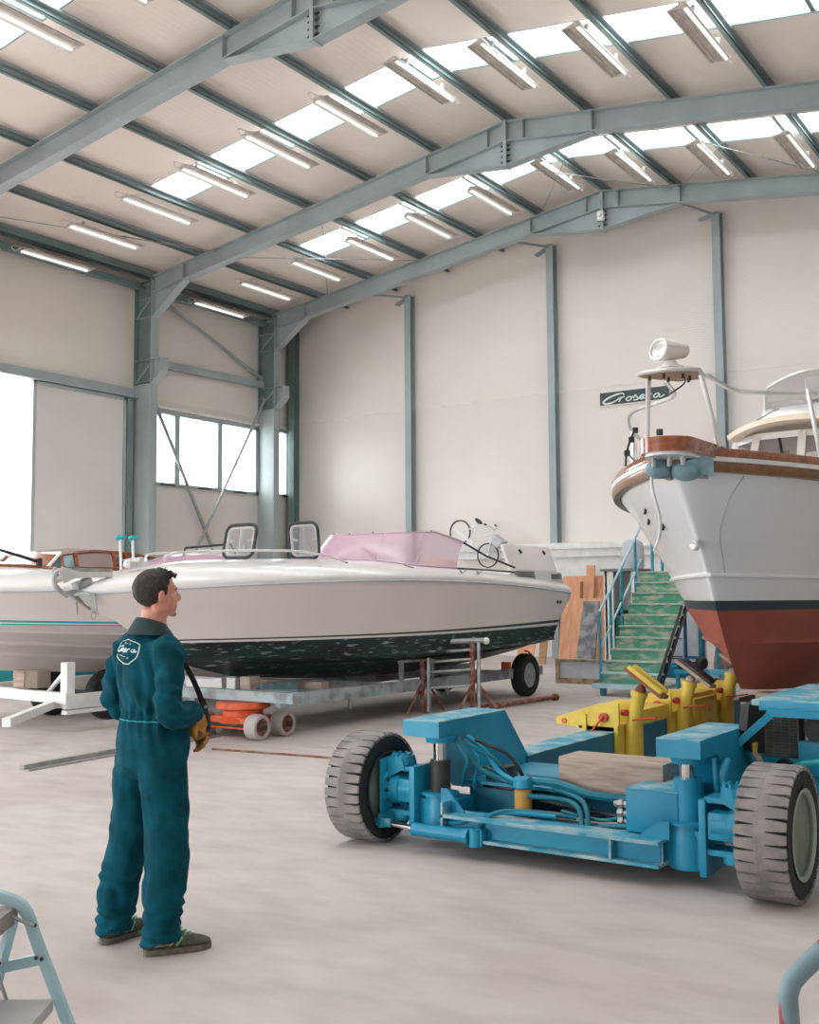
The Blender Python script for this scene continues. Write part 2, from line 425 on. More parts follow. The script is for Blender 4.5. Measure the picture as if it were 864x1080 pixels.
# sliding door leaf, its head beam and post
d = structure('door_1', B().lim((XL + 0.06, 16.05, 0.02), (XL + 0.14, 18.75, 6.68)), M['wall_door'], smooth=0)
f = B()
f.lim((XL + 0.05, 15.98, 0.02), (XL + 0.17, 16.07, 6.72)); f.lim((XL + 0.05, 18.72, 0.02), (XL + 0.17, 18.8, 6.72)); f.lim((XL + 0.05, 16.0, 6.64), (XL + 0.17, 18.8, 6.72))
structure('door_frame', f, M['steel'], d)
f = B(); f.lim((XL + 0.03, 11.8, 6.8), (XL + 0.2, 19.15, 6.98)); f.lim((XL, 11.8, 6.74), (XL + 0.24, 19.15, 6.8))
structure('trim_2', f, M['steel'])
structure('trim_3', B().lim((XL + 0.02, 18.84, 0), (XL + 0.16, 19.02, 6.74)), M['steel_dark'])

# ---- steel frame: columns, rafters, purlins
names = ('at the left wall nearest the camera', 'between the sliding door and the window', 'between the wide window and the narrow corner window')
def column(y, where):
    t = thing('steel_column', 'blue grey steel column with corbel on the left wall ' + where, 'column', (-21.44, y, 0))
    b = B(); b.lim((-21.74, y - .13, 0), (-21.12, y + .13, 7.1), .01); obj('post', b, M['steel'], t)
    b = B(); b.ibeam((-21.43, y, 7.1), (-21.43, y, rt(-21.4) - 0.03), 0.62, 0.28, 0.022, 0.014, up=(1, 0, 0)); obj('upper_post', b, M['steel_dark'], t)
    b = B(); b.lim((-21.12, y - .14, 7.1), (-21.108, y + .14, rt(-21.4) - .06)); obj('flange_plate', b, M['steel'], t)
    s = B()
    for z in (7.15, 7.72, 8.85, 9.35, 9.72):
        for k in (-1, 1): s.lim((-21.71, y + k * 0.012, z), (-21.14, y + k * 0.135, z + 0.014))
    for z in (7.2, 8.9): s.bar((-21.7, y - 0.07, z), (-21.16, y - 0.07, z + 0.45), 0.02, 0.05)
    obj('stiffener', s, M['steel'], t)
    c = B(); c.prism([(-21.12, 7.12), (-20.76, 7.42), (-20.76, 7.74), (-21.12, 7.74)], lambda u, v, w: (u, w, v), y - 0.012, y + 0.012)
    c.bar((-21.12, y, 7.74), (-20.74, y, 7.74), 0.26, 0.025); c.bar((-21.11, y, 7.1), (-20.76, y, 7.4), 0.26, 0.025); c.lim((-20.775, y - 0.13, 7.4), (-20.75, y + 0.13, 7.75))
    obj('corbel', c, M['steel'], t)
    return t
for y, n in zip((F1, F2, F3), names): column(y, n)
RD = 0.43
def rafter(y, label):
    t = thing('roof_rafter', label, 'rafter', (RX, y, RZ))
    b = B(); o = RD / 2
    for xa, xb in ((-21.12, RX), (RX, XR)):
        b.ibeam((xa, y, rt(xa) - o), (xb, y, rt(xb) - o), RD, 0.25, 0.02, 0.012)
    obj('beam', b, M['steel'], t)
    h = B()
    for s in (-1, 1):                                    # ridge haunch
        h.prism([(RX, RZ - RD), (RX + s * 1.95, rt(RX + 1.95) - RD), (RX, RZ - 0.95)], lambda u, v, w: (u, w, v), y - 0.008, y + 0.008)
        h.bar((RX + s * 1.95, y, rt(RX + 1.95) - RD - 0.01), (RX, y, RZ - 0.95), 0.25, 0.02)
    obj('ridge_haunch', h, M['steel'], t)
    k = B()
    k.prism([(-21.12, 8.85), (-20.0, rt(-20.0) - RD + 0.02), (-21.12, rt(-21.12) - RD + 0.02)], lambda u, v, w: (u, w, v), y - 0.008, y + 0.008)
    k.bar((-21.14, y, 8.82), (-19.97, y, rt(-19.97) - RD), 0.25, 0.022); obj('eaves_haunch', k, M['steel'], t)
    p = B()
    p.lim((RX - 0.035, y - 0.13, RZ - 0.97), (RX + 0.035, y + 0.13, RZ + 0.02)); obj('ridge_plate', p, M['steel'], t)
    q = B()
    for x in (RX - 1.95, RX + 1.95, RX - 0.42, RX + 0.42, -20.0):
        for s in (-1, 1): q.lim((x - 0.008, y + s * 0.008, rt(x) - RD + 0.01), (x + 0.008, y + s * 0.122, rt(x) - 0.01))
    obj('stiffener', q, M['steel'], t)
    n = B()
    for z in (-0.86, -0.74, -0.62, -0.52):
        for s in (-0.07, 0.07):
            n.cyl((RX - 0.085, y + s, RZ + z), (RX + 0.085, y + s, RZ + z), 0.024, seg=6)
            n.cyl((RX - 0.12, y + s, RZ + z), (RX + 0.12, y + s, RZ + z), 0.012, seg=6)
    obj('bolt', n, M['dark'], t); return t
rafter(F0, 'steel roof rafter above the camera, in front of all the others')
rafter(F1, 'steel roof rafter crossing the top left corner, nearest of the three in view')
rafter(F2, 'steel roof rafter in the middle, rising from the column beside the sliding door')
r3_ = rafter(F3, 'steel roof rafter close to the far gable wall, furthest of the three')
sp = B(); sp.lim((RX - 0.06, F3 - 0.26, RZ - 0.78), (RX + 0.1, F3 - 0.14, RZ - 0.55), 0.02); sp.cyl((RX + 0.02, F3 - 0.26, RZ - 0.66), (RX + 0.02, F3 - 0.33, RZ - 0.66), 0.05)
single('junction_box', sp, M['white_paint'], 'small white electrical box on the ridge plate of the far rafter', 'box')
ordw = ['first', 'second', 'third', 'fourth', 'fifth', 'sixth', 'seventh', 'eighth', 'ninth', 'tenth', 'eleventh', 'twelfth', 'thirteenth']
for k, x in enumerate(PUR):
    z = rt(x); b = B(); y0, y1 = F0 - 0.2, YB - 0.02
    if k == 0:
        t = thing('roof_purlin', 'pair of green grey eaves purlins running along the top of the left wall', 'purlin', (x, y0, z), group='roof purlins')
        for dx in (-0.16, 0.14):
            b.lim((x + dx - 0.03, y0, z + 0.0), (x + dx - 0.015, y1, z + 0.18)); b.lim((x + dx - 0.03, y0, z), (x + dx + 0.05, y1, z + 0.015))
        b.lim((x - 0.34, y0, z - 0.28), (x - 0.2, y1, z - 0.12))
    else:
        t = thing('roof_purlin', 'steel roof purlin running along the hall, %s from the left eaves' % ordw[k], 'purlin', (x, y0, z), group='roof purlins')
        b.lim((x - 0.04, y0, z + 0.016), (x - 0.024, y1, z + 0.185))
        q_ = B(); q_.lim((x - 0.04, y0, z), (x + 0.05, y1, z + 0.016)); q_.lim((x + 0.034, y0, z), (x + 0.05, y1, z + 0.045)); obj('lower_flange', q_, M['steel_dark'], t)
    obj('web', b, M['steel'] if k else M['steel_dark'], t)
    c = B(); c.lim((x - 0.03, y0, z + 0.15), (x + 0.07, y1, z + 0.186)); obj('top_flange', c, M['steel'], t)
    cl = B()
    for yf in FR: cl.lim((x + 0.0, yf - 0.05, z - 0.02), (x + 0.012, yf + 0.05, z + 0.15))
    obj('cleat', cl, M['steel'], t)
# far wall columns
def gable_col(x, label):
    t = thing('gable_column', label, 'column', (x, YB - 0.16, 0))
    b = B(); b.ibeam((x, YB - 0.15, 0), (x, YB - 0.15, rt(x) - 0.33), 0.24, 0.2, 0.016, 0.01, up=(0, 1, 0)); obj('post', b, M['steel'], t)
    k = B(); k.bar((x - 0.42, YB - 0.2, rt(x - 0.42) - 0.5), (x + 0.05, YB - 0.2, rt(x) - 0.36), 0.2, 0.03); k.bar((x - 0.4, F3 + 0.1, rt(x - .4) - RD), (x, YB - 0.2, rt(x) - 0.4), 0.05, 0.05)
    obj('head_bracket', k, M['steel'], t)
for x, l in ((-17.2, 'steel column on the far wall behind the speedboat windscreen'), (-12.69, 'steel column on the far wall behind the leaning bicycle'),
             (-8.27, 'steel column on the far wall behind the cruiser bow rail')): gable_col(x, l)
b = B(); b.ibeam((-21.5, YB - 0.17, 0), (-21.5, YB - 0.17, rt(-21.5) - 0.1), 0.26, 0.24, 0.016, 0.01, up=(0, 1, 0))
single('corner_post', b, M['steel_dark'], 'green grey steel post in the far left corner of the hall', 'column')
# wall bracing between the two left columns
def member(name, p, q, w, h, m, label, cat='brace', round_=False):
    b = B()
    if round_: b.tube([p, q], w / 2, 8)
    else: b.bar(p, q, w, h)
    for e in (p, q): b.box(e, (0.02, 0.16, 0.16))
    return single(name, b, m, label, cat)
xb = XL + 0.13
member('wall_girt', (xb, F2 + 0.06, 7.78), (xb, F3 - 0.06, 7.86), 0.14, 0.2, M['steel'], 'horizontal steel girt on the left wall above the wide window', 'beam')
member('diagonal_brace', (xb, 19.45, 9.74), (xb, 23.94, 8.06), 0.09, 0.09, M['steel'], 'steel diagonal brace sloping down above the wide window', round_=True)
member('diagonal_brace', (xb + 0.02, 19.44, 7.3), (xb + 0.02, 22.6, 1.8), 0.1, 0.1, M['galv'], 'steel diagonal brace crossing the wide window from its top left', round_=True)
member('diagonal_brace', (xb + 0.14, 23.93, 7.35), (xb + 0.14, 20.2, 1.2), 0.08, 0.08, M['galv'], 'steel diagonal brace crossing the wide window from its top right', round_=True)
# thin roof bracing rods
rods = (((-20.9, F1), (-18.9, F2)), ((-19.3, F2), (-15.8, F3)), ((-15.6, F2), (-19.2, F3)), ((-12.4, F2), (-8.9, F3)), ((-8.9, F2), (-12.4, F3)), ((-8.7, F2), (-5.3, F3)), ((-5.3, F2), (-8.7, F3)))
rl = ('over the sliding door, from the eaves', 'over the wide window, rising to the right', 'over the wide window, falling to the right', 'under the ridge, leaning right', 'under the ridge, leaning left',
      'right of the ridge, leaning right', 'right of the ridge, leaning left')
for (p, q), l in zip(rods, rl):
    b = B(); b.tube([(p[0], p[1], rt(p[0]) - 0.06), (q[0], q[1], rt(q[0]) - 0.06)], 0.011, 6)
    single('roof_brace_rod', b, M['galv'], 'thin steel roof bracing rod ' + l, 'rod', 'roof bracing rods')
# ---- fluorescent lamps hung beside the purlins
M['tube'] = mat_emit('fluorescent tube', (250, 250, 245), 0.75)
def make_lamp():
    t = thing('fluorescent_light', '', 'ceiling light')
    b = B(); b.lim((-0.05, -1.0, -0.055), (0.05, 1.0, 0.0), 0.008); obj('body', b, M['lamp_white'], t)
    r = B()
    r.prism([(-0.05, -0.012), (-0.26, -0.10), (-0.26, -0.106), (-0.25, -0.106), (-0.05, -0.024)], lambda u, v, w: (u, w, v), -0.99, 0.99)
    for u_ in (-.10, -.16, -.22): r.lim((u_ - .006, -.98, -.02 - .42 * (-u_ - .05) - .03), (u_ + .006, .98, -.02 - .42 * (-u_ - .05)))
    for y in (-0.99, 0.99): r.prism([(-0.05, -0.012), (0.05, -0.012), (0.10, -0.09), (-0.26, -0.106)], lambda u, v, w: (u, w, v), y - 0.004, y + 0.004)
    obj('reflector', r, M['lamp_grey'], t)
    r = B(); r.prism([(0.05, -0.012), (0.13, -0.10), (0.13, -0.106), (0.12, -0.106), (0.05, -0.024)], lambda u, v, w: (u, w, v), -0.99, 0.99); obj('side_shade', r, M['lamp_white'], t)
    obj('tube', B().cyl((0.035, -0.95, -0.085), (0.035, 0.95, -0.085), 0.026, seg=12), M['tube'], t)
    c = B()
    for y in (-0.6, 0.6): c.lim((-0.03, y - 0.03, 0), (0.03, y + 0.03, 0.12))
    c.tube(smoothpath([(0.0, 0.95, 0.0), (0.05, 1.1, 0.03), (0.02, 1.22, -0.05), (0.06, 1.1, -0.1), (0.0, 1.0, -0.03)], 4), 0.012, 6)
    obj('hanger', c, M['lamp_white'], t)
    return t
lamp0 = make_lamp(); first = True
rows = (('near', 10.3, range(4, 7), 1.0), ('middle', 16.42, range(0, 10), 1.0), ('far', 22.0, range(0, 11), 1.0))
for rn, y, ks, sc in rows:
    for n, k in enumerate(ks):
        x = PUR[k] - 0.14
        o = lamp0 if first else copy_tree(lamp0); first = False
        o.location = (x, y, rt(x) - 0.13)
        o.rotation_euler = (0, math.atan(SL), PI) if x < RX - .5 else (0, math.atan(SL), 0)
        o['label'] = 'white fluorescent light in the %s row under the roof, %s from the left' % (rn, ordw[n]); o['group'] = 'roof lights'
# ---- sign
t = thing('wall_sign', 'dark slate sign with white script lettering on the far wall', 'sign', (-10.52, YB - 0.03, 6.54))
b = B(); b.lim((-11.43, YB - 0.05, 6.37), (-9.62, YB - 0.005, 6.70)); obj('board', b, M['sign_dark'], t)
b = B()
for z in (6.365, 6.705): b.lim((-11.44, YB - 0.055, z - 0.008), (-9.61, YB, z + 0.008))
obj('edge', b, M['white_paint'], t)
# ---------------------------------------------------------------- lettering: the yard's script, drawn as pen strokes
SCRIPT = [
 [(.355, .68), (.345, .79), (.30, .83), (.22, .76), (.12, .60), (.035, .36), (.03, .2), (.08, .13), (.16, .18), (.23, .32), (.285, .5)],
 [(.275, .2), (.29, .36), (.305, .54), (.302, .44), (.325, .53), (.365, .53)],
 [(.455, .5), (.42, .5), (.39, .36), (.405, .24), (.44, .23), (.47, .36), (.465, .48), (.44, .5), (.475, .46), (.50, .5)],
 [(.50, .36), (.535, .6), (.55, .46), (.575, .32), (.55, .21), (.505, .23)],
 [(.58, .3), (.66, .42), (.665, .53), (.63, .54), (.60, .38), (.62, .24), (.68, .3)],
 [(.69, .2), (.705, .36), (.72, .54), (.717, .44), (.74, .53), (.785, .53)],
 [(.90, .5), (.86, .53), (.815, .38), (.83, .24), (.87, .28), (.905, .5), (.895, .3), (.92, .24), (.98, .38)]]
def script(b, f, r, w=1.0):
    for k, s in enumerate(SCRIPT):
        p = smoothpath([(u, v, 0) for u, v in s], 4)
        rr = [r * (1.25 if k == 0 and 0.2 < i / len(p) < 0.8 else 0.9) for i in range(len(p))]
        b.tube([f(q.x, q.y) for q in p], rr, 6)
b = B(); script(b, lambda u, v: V((-11.38 + u * 1.7, YB - 0.052, 6.36 + v * 0.33)), 0.02)
obj('lettering', b, M['white_print'], bpy.data.objects['wall_sign'])

# ---------------------------------------------------------------- boats
def fbeam(s, fl, p, ts=0.62, tend=0.93):
    """fullness of a waterline: 0 at the stem, 1 at the fullest, slightly narrower at the stern"""
    a = 1 - (1 - min(s / fl, 1.0)) ** p
    return a * (1 - (1 - tend) * max(0.0, (s - ts) / (1 - ts)) ** 1.5)
class Level:
    def __init__(s, y0, y1, z, Bm, fl=0.5, p=2.4, tend=0.93): s.y0, s.y1, s.z, s.B, s.fl, s.p, s.tend = y0, y1, z, Bm, fl, p, tend
    def at(s, t):
        y = s.y0 + (s.y1 - s.y0) * t
        z0, z1, z2 = s.z
        q = 2 * t
        z = z0 * (1 - t) * (1 - q) + z1 * 4 * t * (1 - t) + z2 * t * (q - 1)
        return fbeam(t, s.fl, s.p, tend=s.tend) * s.B, y, z
def lerp_level(A, C_, k, bulge=0.0):
    L_ = lambda a, c: a + (c - a) * k
    return Level(L_(A.y0, C_.y0), L_(A.y1, C_.y1), tuple(L_(a, c) for a, c in zip(A.z, C_.z)), L_(A.B, C_.B) + bulge, L_(A.fl, C_.fl), L_(A.p, C_.p), L_(A.tend, C_.tend))
TS = [0, .012, .03, .06, .1, .15, .2, .26, .33, .41, .5, .6, .7, .8, .9, 1.0]
def strake_surface(b, levels, transom=True):
    """both sides between the first and last level, plus transom"""
    for s in (-1, 1):
        R = []
        for t in TS:
            row = []
            for l in levels:
                x, y, z = l.at(t); row.append(V((s * x, y, z)))
            R.append(row)
        b.rings(R, False, False)
    if transom:
        for k in range(len(levels) - 1):
            x0, y0, z0 = levels[k].at(1); x1, y1, z1 = levels[k + 1].at(1)
            b.poly([(-x0, y0, z0), (x0, y0, z0), (x1, y1, z1), (-x1, y1, z1)])
def rail_along(level, dx=0.0, dz=0.0, t0=0.0, t1=1.0, n=40):
    L1 = []; R1 = []
    for i in range(n + 1):
        t = t0 + (t1 - t0) * (i / n) ** 1.6
        x, y, z = level.at(t); L1.append(V((-(x + dx), y, z + dz))); R1.append(V((x + dx, y, z + dz)))
    return L1[::-1] + R1 if t0 == 0 else (L1, R1)
def deck_surface(b, sheer, prof, close=True):
    """prof: list of (fraction of half beam, rise, forward shift)"""
    R = []
    for t in TS:
        x, y, z = sheer.at(t); k = min(1, x / (sheer.B * 0.5) + 0.05)
        row = [V((x * f, y + sh * (1 - t), z + r * (0.35 + 0.65 * k))) for f, r, sh in prof]
        R.append([V((-p.x, p.y, p.z)) for p in row] + row[::-1][1:])
    b.rings(R, False, False)
    if close: b.poly(R[-1])
# ======================= white speedboat with dark green bottom =======================
bx, by = -9.2, 7.35
sb = thing('motorboat', 'white speedboat with dark green scraped bottom standing on a grey trailer behind the man', 'boat', (bx, by, 0))
LEN = 9.15
sheer = Level(0, LEN, (1.665, 1.825, 1.65), 1.27, 0.55, 2.5)
knk = Level(0.12, LEN + 0.0, (1.55, 1.705, 1.54), 1.25, 0.55, 2.4)
mid = Level(0.55, LEN - 0.1, (1.38, 1.42, 1.38), 1.19, 0.58, 2.2)
wl0 = Level(0.92, LEN - 0.2, (1.16, 1.15, 1.21), 1.14, 0.6, 2.0)
wl1 = Level(0.94, LEN - 0.22, (1.145, 1.125, 1.165), 1.135, 0.6, 2.0)
wl2 = Level(0.98, LEN - 0.24, (1.12, 1.095, 1.125), 1.13, 0.6, 2.0)
chn = Level(1.25, LEN - 0.3, (0.98, 0.88, 0.92), 1.08, 0.62, 1.9)
b1 = Level(1.7, LEN - 0.36, (0.82, 0.70, 0.80), 0.66, 0.66, 1.6)
kl = Level(2.3, LEN - 0.4, (0.68, 0.50, 0.62), 0.03, 0.2, 1.5)
def lb(name, fn, m, par=sb, smooth=40):
    b = B(); fn(b); return obj(name, b, m, par, False, smooth)
lb('hull', lambda b: strake_surface(b, [sheer, knk, lerp_level(knk, mid, .5, -.012), mid, lerp_level(mid, wl0, .5, -.01), wl0]), M['white_hull'])
lb('boot_stripe', lambda b: strake_surface(b, [wl0, wl1]), M['boot_green'])
lb('boot_stripe', lambda b: strake_surface(b, [wl1, wl2]), M['white_gel'])
M['antifoul'] = mat('scraped green antifouling', (12, 52, 46), 0.5, 0, c2=(6, 26, 26), scale=1.6, thr=(0.45, 0.6), detail=6, stretch=(1, .5, 2.2), bump=0.25, bscale=12)
nt = M['antifoul'].node_tree; N = nt.nodes; L = nt.links
tcn = [n for n in N if n.type == 'TEX_COORD'][0]; rp = [n for n in N if n.type == 'VALTORGB'][0]
nn = N.new('ShaderNodeTexNoise'); nn.inputs['Scale'].default_value = 3.2; nn.inputs['Detail'].default_value = 10
mpp = N.new('ShaderNodeMapping'); mpp.inputs['Scale'].default_value = (2.5, 1.6, 13); L.new(tcn.outputs['Object'], mpp.inputs['Vector']); L.new(mpp.outputs['Vector'], nn.inputs['Vector'])
rr = N.new('ShaderNodeValToRGB'); rr.color_ramp.elements[0].position = 0.6; rr.color_ramp.elements[1].position = 0.66
L.new(nn.outputs['Fac'], rr.inputs['Fac'])
mm = N.new('ShaderNodeMix'); mm.data_type = 'RGBA'; L.new(rr.outputs['Color'], mm.inputs[0]); L.new(rp.outputs['Color'], mm.inputs[6]); mm.inputs[7].default_value = rgb((150, 160, 156))
L.new(mm.outputs[2], N['Principled BSDF'].inputs['Base Color'])
chn_out = Level(chn.y0, chn.y1, tuple(z - 0.03 for z in chn.z), chn.B + 0.03, chn.fl, chn.p)
ridge_a = lerp_level(chn_out, b1, .5, 0.0); ridge_b = lerp_level(chn_out, b1, .52, 0.05)
lb('bottom', lambda b: strake_surface(b, [wl2, chn, chn_out, ridge_a, ridge_b, b1, lerp_level(b1, kl, .5, .03), kl]), M['antifoul'], smooth=25)
dk = [(1.0, 0.0, 0), (1.012, 0.035, 0), (0.985, 0.085, .02), (0.9, 0.15, .05), (0.72, 0.205, .1), (0.4, 0.27, .16), (0.0, 0.295, .2)]
lb('deck', lambda b: deck_surface(b, sheer, dk), M['white_gel'], smooth=60)
lb('rub_rail', lambda b: b.tube(rail_along(sheer, 0.012, -0.005), 0.018, 6), M['grey_box'])
def dz(x, y):                       # deck height in boat coordinates
    t = min(max(y / LEN, 0), 1); hb, _, z = sheer.at(t); f = abs(x) / max(hb, .05); k = min(1, hb / (sheer.B * 0.5) + 0.05)
    P = sorted([(a, r) for a, r, _ in dk if a <= 1.0])
    for (a0, r0), (a1, r1) in zip(P, P[1:]):
        if a0 <= f <= a1: return z + (r0 + (r1 - r0) * (f - a0) / (a1 - a0)) * (0.35 + 0.65 * k)
    return z
# open deck hatches: rounded frames with a cross bar
def hatch(x, y, w, h, tilt, rz=0.0):
    z = dz(x, y) + 0.02
    Mx = Matrix.Translation((x, y, z)) @ Matrix.Rotation(rz, 4, 'Z') @ Matrix.Rotation(tilt, 4, 'X')
    def ring(hw, hh, r, dy=0):
        pts = []
        for cx, cz, a0 in ((hw - r, hh - r, 0), (-hw + r, hh - r, 90), (-hw + r, -hh + r, 180), (hw - r, -hh + r, 270)):
            for k in range(5):
                a = math.radians(a0 + k * 22.5); pts.append(Mx @ V((cx + r * math.cos(a), dy, h / 2 + cz + r * math.sin(a))))
        return pts
    a = B(); a.tube(ring(w / 2, h / 2, 0.1), 0.022, 6, loop=True); fr = obj('deck_hatch', a, M['dark'], sb, False)
    a = B(); a.tube(ring(w / 2 - .035, h / 2 - .035, 0.08, .01), 0.018, 6, loop=True)
    a.tube([Mx @ V((-.0, 0.01, .03)), Mx @ V((.0, .01, h - .03))], 0.018, 6)
    for s in (-1, 1): a.tube([Mx @ V((s * (w / 2 - .05), .012, h * .55)), Mx @ V((s * (w / 2 - .13), .012, h * .5))], 0.016, 6)
    obj('hatch_rim', a, M['white_paint'], fr, False)
    a = B(); a.poly(ring(w / 2 - .02, h / 2 - .02, 0.09, -.006)); obj('hatch_pane', a, M['glass_grey'], fr, False)
    a = B(); a.tube([Mx @ V((.1, -0.02, h * .35)), (x + .14, y + .02, z - .06)], 0.012, 6); obj('hatch_stay', a, M['galv'], fr, False)
hatch(-0.12, 2.55, 0.50, 0.42, -0.22)
hatch(-0.12, 3.85, 0.50, 0.47, 0.12)
# windscreen wrapped in pink film
ws = B()
base = [(-1.0, 5.75), (-0.98, 5.2), (-0.86, 4.85), (-0.4, 4.5), (0.0, 4.42), (0.4, 4.52), (0.82, 4.85), (0.95, 5.2), (0.98, 5.9)]
basep = smoothpath([(x, y, 0) for x, y in base], 5)
bot = [V((p.x, p.y, dz(p.x, p.y) + 0.01)) for p in basep]
n_ = len(bot)
def topz(i):
    e = abs(i / (n_ - 1) - 0.5) * 2
    return 0.37 + 0.06 * e if e < .75 else 0.415 - 0.5 * (e - .75)
top = [V((p.x * 0.9, p.y + 0.34, 2.10 + topz(i))) for i, p in enumerate(basep)]
ws.rings([bot, [a.lerp(c, .5) + V((0, -.03, .02)) for a, c in zip(bot, top)], top], False, False)
fr = obj('windscreen_cover', ws, M['pink'], sb, False)
a = B(); a.tube(top, 0.014, 6); a.tube(bot, 0.012, 6)
for i in (8, 14, 26, 32): a.tube([bot[i], top[i]], 0.012, 6)
obj('windscreen_frame', a, mat('pinkish aluminium frame', (206, 176, 192), 0.4, 0.2, 0.02, 6), fr, False)
a = B()
for i in range(4, n_ - 2, 5): a.ball(top[i] + V((0, 0, .012)), 0.014, 8)
obj('press_stud', a, M['dark'], fr, False)
a = B(); e0 = top[-1]
a.tube([e0, (1.0, 6.7, 2.2), (1.04, 7.5, 2.04)], 0.016, 6); a.tube([top[0], (-1.0, 6.7, 2.2), (-1.04, 7.5, 2.04)], 0.016, 6)
a.tube([bot[-1], (1.06, 6.7, 1.99), (1.08, 7.4, 1.97)], 0.014, 6)
obj('cockpit_rail', a, M['dark'], sb, False)
a = B(); a.ball((0.35, 6.4, 2.06), (.28, .3, .16), 14); obj('seat_back', a, mat('cream seat vinyl', (226, 196, 184), .6), sb, False)
# engine box with vents and its raised lid
a = B(); a.prism([(6.9, 1.80), (7.5, 2.02), (9.0, 1.98), (9.12, 1.8)], lambda u, v, w: (w, u, v), -1.05, 1.08); obj('engine_box', a, M['white_gel'], sb, False)
a = B()
for k in range(4):
    a.box((1.085, 7.72 + .02 * k, 1.975 - 0.034 * k), (0.02, .62, .014)); 
for k in range(3): a.box((1.085, 8.82, 1.945 - 0.03 * k), (0.02, .34, .013))
obj('air_vent', a, M['dark'], sb, False)
a = B(); a.box((0.9, 8.25, 2.2), (0.05, 1.58, 0.44), (0, -0.35, 0), 0.015); o = obj('engine_lid', a, M['white_hull'], sb, False)
a = B()
for y in (7.75, 8.55): a.box((0.965 + .04, 8.25 + (y - 8.25), 2.3), (.03, .03, .07), (0.5, -.35, 0))
obj('lid_catch', a, M['dark'], o, False)
a = B(); a.tube(smoothpath([(0.6, 8.9, 1.98), (0.75, 9.0, 2.18), (0.85, 9.05, 2.1), (0.9, 9.08, 1.98)], 5), 0.05, 8); obj('engine_hose', a, M['timber'], sb, False)
# small fittings on the hull
a = B(); a.ball((1.18, 7.05, 1.56), (.012, .02, .03), 8)
for y in (8.72, 8.82): a.ball((1.155, y, 1.50), (.02, .025, .03), 8)
obj('skin_fitting', a, M['dark'], sb, False)
a = B()
for y, s in ((5.7, 1), (6.15, 1)): a.tube([(1.2, y - .07, 1.97), (1.19, y, 1.93), (1.2, y + .07, 1.97)], 0.012, 6)
for y in (2.9, 4.55): a.tube([(0.88 if y < 4 else 1.0, y, dz(.9, y)), (0.98 if y < 4 else 1.1, y + .08, dz(1.0, y) - .02)], 0.012, 6)
obj('deck_cleat', a, M['galv'], sb, False)
# bow roller, anchor, windlass, low rail
a = B(); z = 2.0
for s in (-1, 1):
    a.prism([(-.42, z + .02), (-.36, z + .12), (.0, z + .05), (.7, z + .06), (.7, z), (-.1, z - .04), (-.3, z - .1)], lambda u, v, w: (w, u, v), s * .07 - .006, s * .07 + .006)
a.cyl((-.08, -.32, z - .02), (.08, -.32, z - .02), .05); a.lim((-.07, -.1, z - .02), (.07, .7, z))
AM = Matrix.Translation((0, .02, 1.84)) @ Matrix.Diagonal((.85, .62, .78, 1)) @ Matrix.Translation((0, 0, -1.98))
a.bm.transform(AM); obj('bow_roller', a, M['stainless'], sb, False)
an = B()
an.bar((0, .75, z + .07), (0, -.22, z + .08), .035, .06); an.tube(smoothpath([(0, -.22, z + .08), (0, -.42, z + .02), (0, -.4, z - .14), (0, -.16, z - .26)], 5), .035, 8)
an.prism([(-.24, z - .2), (-.02, z - .18), (.34, z - .22), (.30, z - .46)], lambda u, v, w: (w, u, v), -.02, .02)
for s in (-1, 1): an.prism([(0, 0), (.2, -.05), (.24, -.34), (.0, -.02)], lambda u, v, w: (s * (u * .8) , .0 + u * 1.1 + w, z - .18 + v), -.01, .01)
an.prism([(-.02, z - .1), (.25, z - .02), (.3, z - .08), (.0, z - .18)], lambda u, v, w: (w, u, v), -.06, .06)
an.bm.transform(AM); WHOLE.add('anchor'); o = obj('anchor', an, M['galv'], sb, False)
a = B(); a.tube([(.02, .36 + .05 * math.cos(q), z - .53 + .05 * math.sin(q)) for q in [k * PI / 5 for k in range(10)]], .009, 6, loop=True); a.bm.transform(AM); obj('shackle', a, M['galv'], o, False)
a = B(); a.box((.06, .74, dz(.06, .74) + .04), (.11, .2, .07), None, .02); a.cyl((-.02, .76, dz(0, .76) + .06), (.17, .76, dz(0, .76) + .07), .04); a.ball((.06, .66, dz(.06, .66) + .08), .035, 10); obj('windlass', a, M['stainless'], sb, False)
a = B()
rl = smoothpath([(0.14, 1.1, dz(.14, 1.1) + .02), (0.2, 1.2, dz(.2, 1.2) + .1), (0.42, 1.9, dz(.42, 1.9) + .13), (0.66, 2.9, dz(.66, 2.9) + .13), (.78, 3.6, dz(.78, 3.6) + .01)], 5)
a.tube(rl, .014, 6); a.tube([V((-p.x, p.y, p.z)) for p in rl], .014, 6); obj('toe_rail', a, M['stainless'], sb, False)

# ---- its trailer
tr = thing('boat_trailer', 'long grey steel trailer carrying the white speedboat with green bottom', 'trailer', (-9.2, 9.6, 0))
fs = [mat('chipped grey trailer paint', (176, 190, 196), 0.6, 0, c2=(134, 138, 138), scale=3.5, thr=(.45, .62), detail=7)]
a = B()
for x in (-8.5, -9.9):
    a.bar((x, 9.72, .41), (x, 16.3, .37), .09, .15)
obj('side_beam', a, fs, tr)
a = B(); a.bar((-10.1, 9.62, .47), (-8.12, 9.62, .47), .16, .12); obj('front_beam', a, fs, tr)
a = B(); a.bar((-9.9, 12.0, .4), (-8.5, 12.0, .4), .08, .12); a.bar((-9.9, 15.4, .36), (-8.5, 15.4, .36), .1, .1); a.bar((-9.9, 10.6, .42), (-8.5, 10.6, .42), .08, .1); obj('cross_beam', a, fs, tr)
a = B(); a.bar((-9.95, 9.74, .54), (-9.35, 9.74, .58), .14, .14); a.lim((-9.26, 9.66, .53), (-9.12, 9.86, .66)); obj('keel_block', a, M['white_paint'], tr)
